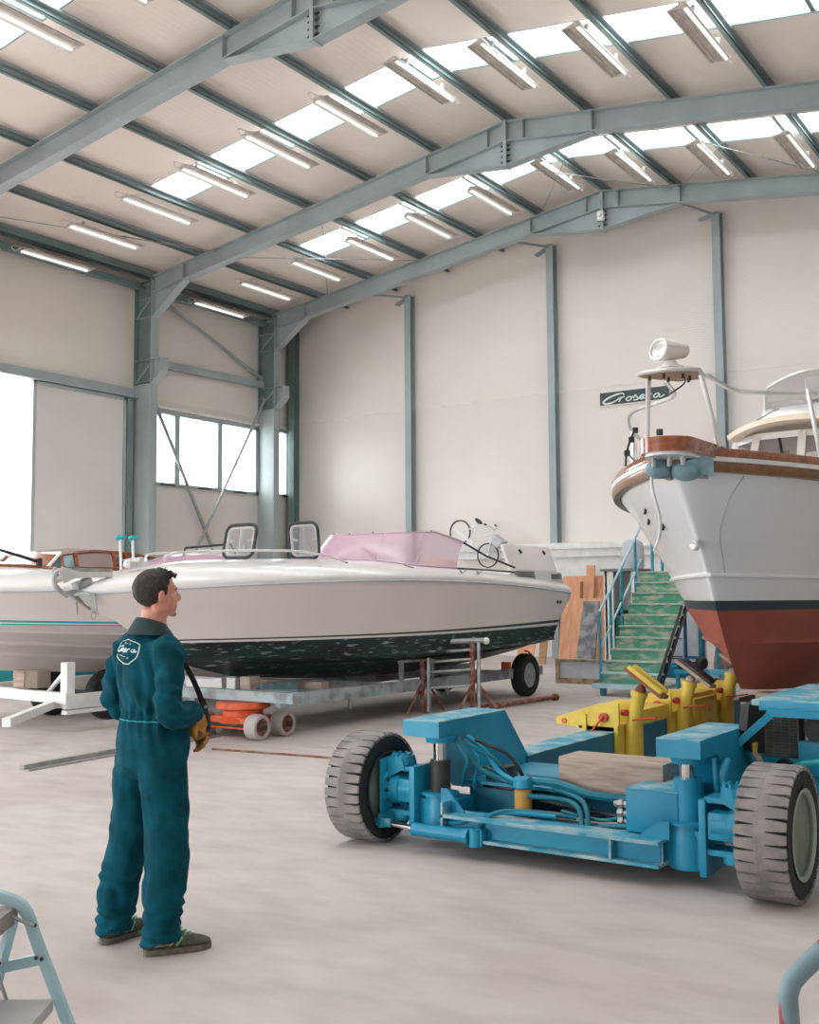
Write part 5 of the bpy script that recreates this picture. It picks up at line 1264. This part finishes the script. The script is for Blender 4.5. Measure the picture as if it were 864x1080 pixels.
# cabinet behind the stairs
cbn = thing('cabinet', 'white cabinet with open green front standing behind the rolling stairs', 'cabinet', (-8.6, 20.3, 0))
b = B(); b.lim((-9.0, 20.0, 0), (-8.93, 20.6, 2.06)); b.lim((-8.42, 20.0, 0), (-8.35, 20.6, 2.06)); b.lim((-9.0, 20.57, 0), (-8.35, 20.6, 2.06)); b.lim((-8.97, 20.0, .1), (-8.80, 20.03, 2.06)); obj('carcass', b, M['white_paint'], cbn)
b = B(); b.lim((-9.05, 19.95, 2.06), (-8.25, 20.62, 2.11)); obj('top', b, mat('grey cabinet top', (118, 124, 124), .6), cbn)
b = B()
for z in (.1, .7, 1.3): b.lim((-8.93, 20.05, z), (-8.42, 20.57, z + .03))
b.lim((-8.9, 20.1, .73), (-8.45, 20.5, 1.2)); obj('shelf', b, mat('dark green crates', (66, 120, 104), .6), cbn)
ob = B(); ob.lathe([(.02, 0), (.2, 0), (.22, .05), (.22, .4), (.19, .52), (.1, .58), (.001, .58)], (-8.5, 20.3, 2.11), (0, 0, 1), 20)
single('drum', ob, M['grey_box'], 'grey drum standing on the cabinet behind the stairs', 'drum')
# clutter right of the stairs, under the bow
vc = thing('vent_cabinet', 'pale grey cabinet with vent slots between the stairs and the cruiser bow', 'cabinet', (-8.1, 21.6, 0))
b = B(); b.lim((-8.6, 21.3, 0), (-7.6, 21.9, 1.42), .01); obj('body', b, M['grey_box'], vc)
b = B()
for z in (.3, .34, .7, .95, 1.1): b.lim((-8.45, 21.29, z), (-7.9, 21.3, z + .02))
obj('vent', b, M['dark'], vc)
tb = B(); tb.lathe([(.02, .0), (.38, 0), (.46, .2), (.48, .2), (.48, .23), (.44, .23), (.36, .03), (.02, .03)], (-7.8, 20.75, 0.0), (0, 0, 1), 28)
single('tub', tb, M['blue'], 'shallow blue tub on the floor in front of the vented cabinet', 'tub')
b = B()
for x in (-6.9, -6.58): b.tube([(x, 18.75, 0), (x, 18.75, 1.35)], .035, 8)
for z in (.5, 1.33): b.tube([(-6.9, 18.75, z), (-6.58, 18.75, z)], .025, 8)
b.bar((-6.98, 18.75, .02), (-6.5, 18.75, .02), .3, .04); single('blue_trestle', b, mat('navy blue tube', (44, 104, 146), .5), 'dark blue tube trestle right of the stairs under the bow', 'trestle')
b = B(); b.sheet(lambda u, v: (-6.45 + .38 * math.cos(2 * PI * u) * (1 - .5 * v) * (1 + .12 * math.sin(11 * u + 5 * v)), 20.0 + .3 * math.sin(2 * PI * u) * (1 - .5 * v), 1.35 * v), 24, 10, .01)
single('tarpaulin_bundle', b, mat('brown grey tarpaulin', (142, 122, 110), .8, 0, .2, 6, bump=.4, bscale=12), 'brown grey tarpaulin bundle standing behind the dark blue trestle', 'bundle')
tbl = thing('low_table', 'low blue steel table with a small black motor on it under the bow', 'table', (-5.9, 16.9, 0))
b = B(); b.lim((-6.35, 16.7, .36), (-5.5, 17.2, .42), .01); obj('tabletop', b, M['blue'], tbl)
for x in (-6.3, -5.55):
    for y in (16.75, 17.15):
        b = B(); b.lim((x - .025, y - .025, 0), (x + .025, y + .025, .36)); obj('leg', b, M['blue'], tbl)
mt = thing('outboard_motor', 'small black outboard motor lying on the low blue table', 'motor', (-5.95, 16.9, .42))
b = B(); b.ball((-5.97, 16.92, .53), (.10, .14, .11), 14); obj('cowl', b, M['black'], mt)
b = B(); b.tube([(-5.97, 16.92, .52), (-6.27, 16.85, .48)], .045, 10); b.box((-6.27, 16.86, .47), (.1, .14, .08), None, .02); obj('leg', b, M['dark'], mt)
# rods on the floor
b = B(); b.bar((-8.86, 6.60, .008), (-9.1, 9.4, .008), .03, .016); single('metal_strip', b, M['galv'], 'narrow metal strip on the floor beside the long grey rail', 'strip')
b = B(); b.bar((-9.0, 6.62, .025), (-9.3, 9.5, .025), .06, .04)
single('floor_rail', b, M['galv'], 'long grey metal rail lying on the floor left of the man', 'rail')
b = B(); b.tube([(-8.4, 8.55, .012), (-7.2, 8.7, .012), (-5.6, 8.78, .012), (-4.3, 8.72, .012)], .011, 6)
single('red_rod', b, M['rust'], 'thin red rod lying on the floor behind the blue mover', 'rod')
# ---- stepladder at the lower left corner
RT = V((.826, .563, 0)); FW = V((-.563, .826, 0)); LO = V((-2.655, 1.90, 0))
def lp(r, f, z): return LO + RT * r + FW * f + V((0, 0, z))
sl_ = thing('stepladder', 'pale blue folding stepladder with grey treads at the lower left corner', 'stepladder', tuple(LO))
for f in (0, -.46):
    b = B(); b.tube(smoothpath([lp(-.12, f, .845), lp(-.02, f, .83), lp(.055, f, .80), lp(.09, f, .72)], 4) + [lp(.385, f, .0)], .0125, 8, flat=1.5); obj('front_rail', b, M['ladder'], sl_)
    b = B(); b.bar(lp(.03, f, .77), lp(-.16, f, 0), .018, .026, up=(0, 1, 0)); obj('rear_leg', b, M['ladder'], sl_)
b = B()
for z, r in ((.66, .105), (.45, .18)):
    b.bar(lp(r, .0, z), lp(-.20 + (.6 - z) * .1, .02, z - .07), .02, .028)
obj('side_stay', b, M['ladder'], sl_)
b = B()
c0 = [lp(-.30, .02, .775), lp(.035, .02, .80), lp(.035, -.48, .80), lp(-.30, -.48, .775)]
b.rings([c0, [p + V((0, 0, -.045)) for p in c0]]); obj('top_platform', b, M['ladder_tread'], sl_)
for z, r, r2 in ((.56, .15, -.08), (.3, .255, .03)):
    b = B(); c1 = [lp(r2, -.02, z), lp(r, -.02, z), lp(r, -.44, z), lp(r2, -.44, z)]; b.rings([c1, [p + V((0, 0, -.03)) for p in c1]]); obj('tread', b, mat('pale grey tread', (178, 176, 174), .7) if z > .5 else bpy.data.materials['pale grey tread'], sl_)
b = B(); b.tube([lp(.03, -.02, .78), lp(.095, -.025, .755)], .005, 6); b.tube([lp(.0, -.02, .62), lp(.075, -.02, .42)], .005, 6); obj('locking_stay', b, M['galv'], sl_)
b = B()
for r, z in ((.095, .755), (.10, .668), (.115, .665), (-.0, .655), (.168, .475), (-.02, .83)): b.ball(lp(r, -.018, z), .0055, 8)
obj('rivet', b, M['dark'], sl_)
# ---- bent steel handrail at the lower right corner
b = B(); hr = [(-.575, 2.12, 0), (-.588, 2.095, .80), (-.59, 2.092, .86), (-.592, 2.09, .91), (-.585, 2.095, .935), (-.57, 2.105, .955), (-.50, 2.14, 1.03), (-.40, 2.19, 1.12), (-.33, 2.24, 1.15), (-.1, 2.4, 1.15), (-.05, 2.44, 1.1), (-.05, 2.44, 0)]
M['pipe'] = mat('pale grey pipe with red scuffs', (118, 142, 152), .4, 0, c2=(150, 50, 66), scale=14, thr=(.59, .63), detail=4, stretch=(1, 1, .45))
b.tube(hr, .0185, 14); single('handrail', b, M['pipe'], 'bent grey blue steel pipe handrail at the lower right corner', 'handrail')
# ======================= the man =======================
from mathutils import noise as NZ
def remesh(b, voxel, smooth=4, fac=.5):
    me = bpy.data.meshes.new('tmp'); b.bm.to_mesh(me); b.bm.free()
    o = bpy.data.objects.new('tmp', me); COL.objects.link(o)
    r = o.modifiers.new('r', 'REMESH'); r.mode = 'VOXEL'; r.voxel_size = voxel
    if smooth: s = o.modifiers.new('s', 'SMOOTH'); s.iterations = smooth; s.factor = fac
    dg = bpy.context.evaluated_depsgraph_get(); dg.update()
    ev = bpy.data.meshes.new_from_object(o.evaluated_get(dg))
    out = B(); out.bm.from_mesh(ev)
    bpy.data.objects.remove(o); bpy.data.meshes.remove(me); bpy.data.meshes.remove(ev)
    return out
PR = math.radians(-10.7)
man = thing('person', 'dark haired person in teal coverall seen from behind, holding a black strap', 'person', (-4.0, 3.66, 0), PR)
def ell(z, cx, cy, rx, ry, n=24):
    return [V((cx + rx * math.cos(2 * PI * k / n), cy + ry * math.sin(2 * PI * k / n), z)) for k in range(n)]
TORSO = [(.79, 0, 0, .11, .09), (.85, 0, .005, .182, .142), (.93, 0, .010, .198, .158), (1.01, 0, .012, .192, .150), (1.075, 0, .006, .170, .126), (1.14, 0, .0, .178, .128), (1.25, 0, -.008, .198, .136), (1.34, 0, -.012, .200, .132), (1.395, 0, -.012, .178, .116), (1.44, 0, -.008, .125, .094), (1.475, 0, -.002, .085, .080), (1.495, 0, 0, .07, .07)]
LEG = {1: [(.095, -.01, .90, .108), (.108, -.0, .78, .112), (.118, .012, .62, .104), (.122, .015, .48, .100), (.125, .005, .34, .098), (.130, -.01, .20, .094), (.133, -.015, .12, .086), (.133, -.010, .050, .094)],
       -1: [(-.095, -.01, .90, .108), (-.115, -.01, .78, .110), (-.14, -.01, .62, .102), (-.155, -.02, .48, .099), (-.17, -.04, .34, .096), (-.185, -.06, .20, .092), (-.19, -.07, .12, .084), (-.192, -.064, .050, .090)]}
ARM = {1: [(.11, -.01, 1.41, .068), (.185, -.022, 1.375, .078), (.245, -.055, 1.28, .070), (.29, -.09, 1.17, .066), (.29, -.065, 1.11, .068), (.23, .03, 1.09, .060), (.165, .105, 1.085, .054), (.13, .145, 1.088, .05)],
       -1: [(-.11, -.01, 1.41, .068), (-.185, -.018, 1.375, .078), (-.24, -.03, 1.28, .070), (-.28, -.03, 1.17, .066), (-.275, -.005, 1.11, .069), (-.19, .09, 1.05, .062), (-.07, .19, 1.04, .054), (-.02, .225, 1.035, .05)]}
def add_tor(b, k): b.rings([ell(z, cx, cy, rx * k, ry * k) for z, cx, cy, rx, ry in TORSO])
def add_limb(b, L_, k): b.tube(smoothpath([p[:3] for p in L_], 3), [v for i in range(len(L_) - 1) for v in (L_[i][3] * k, (L_[i][3] * .67 + L_[i + 1][3] * .33) * k, (L_[i][3] * .33 + L_[i + 1][3] * .67) * k)] + [L_[-1][3] * k], 16)
def hand(b, w, d, n, thumb, k=1.0):
    """palm with four bent fingers and a thumb; w wrist, d direction of the fingers, n palm side"""
    w, d = V(w), V(d).normalized(); n = V(n); n = (n - d * n.dot(d)).normalized(); s = d.cross(n) * thumb
    R = [[w + d * a + s * (math.cos(q) * hw) + n * (math.sin(q) * ht) for q in [2 * PI * j / 14 for j in range(14)]] for a, hw, ht in ((-.02, .027 * k, .022 * k), (.02, .034 * k, .02 * k), (.06, .043 * k, .02 * k), (.095, .042 * k, .016 * k))]
    b.rings(R)
    for i, (off, ln) in enumerate(((.031, .066), (.0105, .074), (-.0105, .07), (-.031, .056))):
        p = w + d * .08 + s * off; pts = [p]; dd = d.copy()
        for seg, bend in ((.45, .35), (.32, .65), (.28, .55)):
            ax = d.cross(n).normalized(); dd = Matrix.Rotation(bend, 3, ax) @ dd; pts.append(pts[-1] + dd * ln * seg * 1.25)
        b.tube(pts, [.0105 * k, .010 * k, .0095 * k, .008 * k], 8); b.ball(pts[-1], .008 * k, 8)
    p = w + d * .025 + s * .03; q = p + (d * .5 + s * .75 + n * .35).normalized() * .042; r = q + (d * .9 + s * .2 + n * .5).normalized() * .036
    b.tube([p, q, r], [.014 * k, .012 * k, .009 * k], 8); b.ball(r, .009 * k, 8)
HANDS = {1: ((.118, .16, 1.085), (-.08, .75, -.65), (-.8, -.35, -.35), -1), -1: ((.0, .235, 1.03), (.35, .35, -.85), (.3, -.7, -.2), 1)}
# --- body: head, neck, trunk, arms, hands and legs in one skin
HY = math.radians(-17)
HM = Matrix.Translation((.016, .016, -.010)) @ Matrix.Rotation(HY, 4, 'Z')
hd = B()
hd.ball((0, -.014, 1.695), (.077, .098, .084), 20); hd.ball((0, .022, 1.635), (.063, .074, .078), 18); hd.ball((0, .05, 1.60), (.046, .045, .04), 14); hd.ball((0, .074, 1.573), (.024, .02, .018), 12)
hd.ball((0, .078, 1.694), (.05, .02, .014), 12); hd.tube([(0, .088, 1.683), (0, .105, 1.655), (0, .112, 1.641)], [.008, .012, .013], 8); hd.ball((0, .104, 1.637), (.017, .012, .009), 8)
hd.ball((0, .089, 1.612), (.022, .011, .006), 8); hd.ball((0, .087, 1.602), (.020, .011, .007), 8)
for s in (-1, 1):
    hd.ball((s * .084, .0, 1.652), (.010, .019, .031), 12, Matrix.Rotation(s * .3, 4, 'Z')); hd.ball((s * .046, .062, 1.645), (.02, .018, .016), 8); hd.ball((s * .055, -.0, 1.60), (.02, .04, .03), 10)
hd.tube([(0, -.015, 1.60), (-.006, -.012, 1.52), (-.012, -.012, 1.42)], [.058, .062, .078], 16)
hd.bm.transform(HM)
bd = B(); add_tor(bd, .80)
for s in (1, -1):
    add_limb(bd, LEG[s], .72); add_limb(bd, ARM[s], .58)
    w, d, n, th = HANDS[s]; hand(bd, w, d, n, th, .82); bd.tube([ARM[s][-1][:3], w], [.03, .026], 12)
    lx, ly, lz, _ = LEG[s][-1]; bd.tube([(lx, ly, .12), (lx, ly, .05)], [.05, .045], 10); fd = V((.36, .93, 0)) if s > 0 else V((-.2, .98, 0)); bd.tube([(lx, ly, .05), V((lx, ly, .04)) + fd.normalized() * .14], [.036, .03], 10)
bd.add(hd.bm)
rb_ = remesh(bd, .0065, 3); obj('body', rb_, M['skin'], man, False, 180)
e = B()
for s in (-1, 1): e.ball((s * .031, .078, 1.667), (.011, .009, .007), 10)
e.bm.transform(HM); obj('eye', e, M['white_print'], man, False)
e = B()
for s in (-1, 1):
    e.ball((s * .031, .086, 1.667), (.005, .003, .005), 8); e.tube([(s * .015, .09, 1.688), (s * .03, .089, 1.693), (s * .047, .078, 1.688)], .004, 6)
e.bm.transform(HM); obj('eyebrow', e, M['hair'], man, False)
# --- hair
h = B(); h.ball((0, -.018, 1.693), (.086, .100, .094), 64)
kill = []
for v in h.bm.verts:
    x, y, z = v.co
    line = 1.738 if y > .045 else 1.66 + (y + .01) * .9 if y > -.01 else 1.588 + max(0, (y + .06)) * .8
    if abs(x) > .06 and -.012 < y < .032: line = max(line, 1.672) if y < .012 else 1.655
    if z < line: kill.append(v)
bmesh.ops.delete(h.bm, geom=kill, context='VERTS')
for v in h.bm.verts:
    n_ = v.normal if v.normal.length else v.co.normalized()
    q = NZ.noise(V((v.co.x * 60, v.co.y * 26, v.co.z * 26))) * .006 + NZ.noise(v.co * 120) * .003
    if v.co.z > 1.745 and v.co.y > .0: q += .008 + .006 * NZ.noise(v.co * 70)
    v.co += (v.co - V((0, -.018, 1.69))).normalized() * q
ext = bmesh.ops.solidify(h.bm, geom=h.bm.faces[:], thickness=.008)
for k in range(26):
    a = random.uniform(-.05, .06); y = random.uniform(.03, .075); p = V((a, y, 1.775 - (y - .03) * .5 - abs(a) * .25)); h.tube([p, p + V((a * .15, .004, .012)), p + V((a * .3 + random.uniform(-.01, .01), .010, .018))], [.007, .005, .002], 5)
h.bm.transform(HM); obj('hair', h, M['hair'], man, False, 60)
h = B(); h.ball((0, .083, 1.569), (.017, .011, .013), 10); h.bm.transform(HM); obj('goatee', h, M['hair'], man, False)
# --- coverall
cv = B(); add_tor(cv, 1.0)
for s in (1, -1): add_limb(cv, LEG[s], 1.0); add_limb(cv, ARM[s], 1.0)
cv = remesh(cv, .011, 5)
cv.bm.normal_update()
for v in cv.bm.verts:
    x, y, z = v.co; n_ = v.normal.copy(); f = 0
    f += .013 * NZ.noise(V((x * 9 + 3, y * 9, z * 5))) + .008 * NZ.noise(V((x * 22, y * 22, z * 10 + 7)))
    if z < .92:
        f += .006 * math.sin(z * 52 + 9 * NZ.noise(v.co * 6)) * (1 if z < .34 else .35)
        if z < .16: f += .007 * math.sin(z * 120 + x * 20)
    elif z < 1.2 and abs(x) < .2:
        a = math.atan2(y, x); f += .007 * math.sin(a * 17 + 3 * NZ.noise(v.co * 8)) * (1 - abs(z - 1.07) / .16 if abs(z - 1.07) < .16 else 0)
    if 1.1 < z < 1.42: f += .006 * math.sin(x * 60 + z * 24 + 4 * NZ.noise(v.co * 7))
    if abs(x) > .2 and z > 1.0: f += .006 * math.sin(z * 70 + y * 40 + 3 * NZ.noise(v.co * 9))
    v.co += n_ * f
cv.bm.normal_update(); tree = BVHTree.FromBMesh(cv.bm)
cov = obj('coverall', cv, M['coverall'], man, False, 180)
def onback(u, v_, d=.003):
    hit = tree.ray_cast(V((u, -1, v_)), V((0, 1, 0)))
    return (hit[0] - V((0, d, 0))) if hit[0] else V((u, -.14, v_))
def backstroke(b, pts, r): b.tube([onback(u, v_) for u, v_ in pts], r, 6, flat=.6)
EC, EZ, EW, EH = -.028, 1.385, .215, .112
def ev(u, v_): return (EC + (u - .5) * EW + (.5 - v_) * .060, EZ + (v_ - .5) * EH)
b = B(); outl = [(.14, .88), (.3, .98), (.5, 1.0), (.72, .95), (.92, .84), (1.0, .68), (.96, .48), (.82, .26), (.66, .02), (.6, .0), (.42, .03), (.25, .12), (.0, .36), (.05, .62), (.14, .88)]
backstroke(b, [ev(p.x, p.y) for p in smoothpath([(u, v_, 0) for u, v_ in outl], 5)], .0028)
script_pts = B(); 
for k, s_ in enumerate(SCRIPT):
    pth = smoothpath([(u, v_, 0) for u, v_ in s_], 4); backstroke(b, [ev(.04 + p.x * .86, .44 + p.y * .40 - .06 * p.x) for p in pth], .0042 if k == 0 else .0030)
for u0, v0, n_, dv in ((.32, .86, 4, -.03), (.2, .33, 4, -.025), (.62, .24, 1, 0)):
    for i in range(n_): backstroke(b, [ev(u0 + i * .11, v0 + dv * i * .5), ev(u0 + i * .11 + .05, v0 + dv * i * .5 + .01)], .0024)
obj('back_emblem', b, M['white_print'], cov, False)
# waist piping, collar
def ring_on(z, r=.5, a0=0, a1=2 * PI, n=48, off=.001):
    out_ = []
    for k in range(n + 1):
        a = a0 + (a1 - a0) * k / n; dv = V((math.cos(a), math.sin(a), 0))
        hit = tree.ray_cast(V((0, 0, z)), dv)
        if hit[0] and hit[0].length < 1.5 and (hit[0] - V((0, 0, z))).length < .24: out_.append(hit[0] + dv * off)
    return out_
b = B(); b.tube(ring_on(1.062, a0=math.radians(195), a1=math.radians(345)), .003, 6); obj('waist_piping', b, M['teal'], cov, False)
b = B()
def col(u, v_):
    a = 2 * PI * u + PI / 2; back = .5 - .5 * math.sin(a)
    r = .072 + .034 * (1 - v_); return (r * math.cos(a) * 1.06, r * math.sin(a) - .004 - .016 * (1 - v_) * back, 1.456 + (.045 + .046 * back) * v_ + .012 * (1 - v_) * back)
b.sheet(col, 32, 5, .008); obj('collar', b, M['collar'], cov, False)
b = B()
for s in (1, -1):
    p, q = V(ARM[s][-2][:3]), V(ARM[s][-1][:3]); b.tube([q - (q - p).normalized() * .02, q + (q - p).normalized() * .012], .0535, 16)
obj('cuff', b, M['coverall'], cov, False)
# gloves
for s in (1, -1):
    w, d, n, th = HANDS[s]; g = B(); hand(g, w, d, n, th, 1.32 if s > 0 else 1.18)
    wd = V(w); g.tube([wd - V(d).normalized() * .03, wd + V(d).normalized() * .03], [.036, .034], 14)
    g = remesh(g, .0045, 3); obj('glove', g, M['glove'], man, False, 180)
# shoes
for s in (1, -1):
    lx, ly = LEG[s][-1][:2]; fd = V((.36, .93, 0)).normalized() if s > 0 else V((-.2, .98, 0)).normalized(); sd = V((fd.y, -fd.x, 0))
    hp = V((lx, ly, 0)) - fd * .075
    def ring_(a, hw, z0, z1): return [hp + fd * a + sd * (hw * math.cos(q)) + V((0, 0, (z0 + z1) / 2 + (z1 - z0) / 2 * math.sin(q))) for q in [2 * PI * j / 16 for j in range(16)]]
    b = B(); b.rings([ring_(a, hw, z0, z1) for a, hw, z0, z1 in ((0, .028, .02, .085), (.02, .038, .018, .10), (.07, .042, .018, .115), (.13, .045, .018, .11), (.18, .05, .018, .085), (.235, .05, .018, .068), (.275, .04, .02, .056), (.298, .02, .024, .044))]); sh_ = obj('shoe', b, M['shoe'], man, False, 60)
    b = B()
    def so(z, k): return [hp + fd * a + sd * x * k + V((0, 0, z)) for a, x in ((-.012, .0), (-.010, .012), (-.003, .024), (.012, .033), (.07, .040), (.15, .046), (.22, .053), (.27, .044), (.30, .022), (.306, 0), (.30, -.022), (.27, -.044), (.22, -.053), (.15, -.046), (.07, -.040), (.012, -.033), (-.003, -.024), (-.010, -.012))]
    b.rings([so(.001, .92), so(.010, 1.0), so(.022, 1.0), so(.028, .95)]); obj('sole', b, M['sole'], sh_, False)
    b = B()
    for k in range(4): a = .13 + .022 * k; z = .115 - .012 * k; b.tube([hp + fd * a + sd * .03 + V((0, 0, z - .012)), hp + fd * (a + .012) + V((0, 0, z + .004)), hp + fd * a - sd * .03 + V((0, 0, z - .012))], .004, 6)
    for a, x in ((.1, .045), (.13, .048)): b.tube([hp + fd * a + sd * x + V((0, 0, .04)), hp + fd * (a + .03) + sd * (x - .006) + V((0, 0, .075))], .006, 6)
    obj('lace', b, M['lime'], sh_, False)
# strap hanging from the chest through the hands
stp = thing('strap', 'black webbing strap running from the chest down to the gloved hands', 'strap', (-4.0, 3.66, 0), PR)
b = B(); sp_ = smoothpath([(.10, .105, 1.34), (.13, .145, 1.25), (.12, .205, 1.14), (.11, .235, 1.06), (.09, .245, .98)], 5)
R = [[p + V((.010, .010, 0)), p + V((-.010, -.010, 0)), p + V((-.013, -.007, 0)), p + V((.007, .013, 0))] for p in sp_]; b.rings(R); obj('webbing', b, M['black'], stp, False)
b = B(); b.rings([[V((.108 + dx * w * .7 + o, .228 + (1.1 - z) * .1 + dx * w * .7 - o, z)) for dx, o in ((-1, 0), (1, 0), (1, .014), (-1, .014))] for z, w in ((1.15, .012), (1.11, .02), (1.04, .026), (.99, .024))]); obj('handle', b, M['dark'], stp, False)
b = B(); b.cyl((.135, .220, 1.11), (.145, .210, 1.11), .008, seg=10); obj('rivet', b, M['galv'], stp, False)
# ======================= camera and light =======================
yaw, pitch, roll, FPX = math.radians(34.28), math.radians(4.283), math.radians(-.364), 1150.0
f_ = V((-math.sin(yaw) * math.cos(pitch), math.cos(yaw) * math.cos(pitch), math.sin(pitch)))
r_ = V((math.cos(yaw), math.sin(yaw), 0)); u_ = r_.cross(f_)
r2 = r_ * math.cos(roll) + u_ * math.sin(roll); u2 = u_ * math.cos(roll) - r_ * math.sin(roll)
cam = bpy.data.cameras.new('camera'); co = bpy.data.objects.new('camera', cam); COL.objects.link(co)
cam.sensor_fit = 'HORIZONTAL'; cam.sensor_width = 36.0; cam.lens = FPX / 864 * 36.0; cam.clip_start = 0.05; cam.clip_end = 300
co.matrix_world = Matrix(((r2.x, u2.x, -f_.x, 0), (r2.y, u2.y, -f_.y, 0), (r2.z, u2.z, -f_.z, 1.65), (0, 0, 0, 1)))
S.camera = co
w = bpy.data.worlds.new('sky'); S.world = w; w.use_nodes = True
bg = w.node_tree.nodes['Background']; bg.inputs[0].default_value = (0.95, 0.98, 1.0, 1); bg.inputs[1].default_value = SKY_STRENGTH
def portal(name, c, rot, sx, sy):
    l = bpy.data.lights.new(name, 'AREA'); l.shape = 'RECTANGLE'; l.size = sx; l.size_y = sy; l.cycles.is_portal = True
    o = bpy.data.objects.new(name, l); COL.objects.link(o); o.location = c; o.rotation_euler = rot
for i, (a, c) in enumerate(SKY_Y):
    for x0, x1 in ((SKX[0], RX), (RX, SKX[1])):
        xm = (x0 + x1) / 2; portal('skylight_daylight', (xm, (a + c) / 2, rt(xm) + CH + .12), (0, math.atan(SL if x0 >= RX else -SL), 0), x1 - x0, c - a)
portal('window_daylight', (XL - .15, (W1[0] + W1[1]) / 2, (W1[2] + W1[3]) / 2), (0, -PI / 2, 0), 2.0, 4.1)
portal('doorway_daylight', (XL - .2, 14.1, 3.4), (0, -PI / 2, 0), 6.8, 3.9)
portal('added_front_daylight', (-9.5, YF - .2, 1.8), (PI / 2, 0, 0), 7.0, 3.6)  # portal of the unseen front gap made for the light
portal('added_opening_daylight', (XL - .2, 3.75, 2.8), (0, -PI / 2, 0), 5.6, 6.5)  # portal of the unseen left opening, put in for side light
S.view_settings.view_transform = 'Standard'; S.view_settings.look = 'None'; S.view_settings.exposure = EXPOSURE; S.view_settings.gamma = 1.0
S.view_settings.use_curve_mapping = False
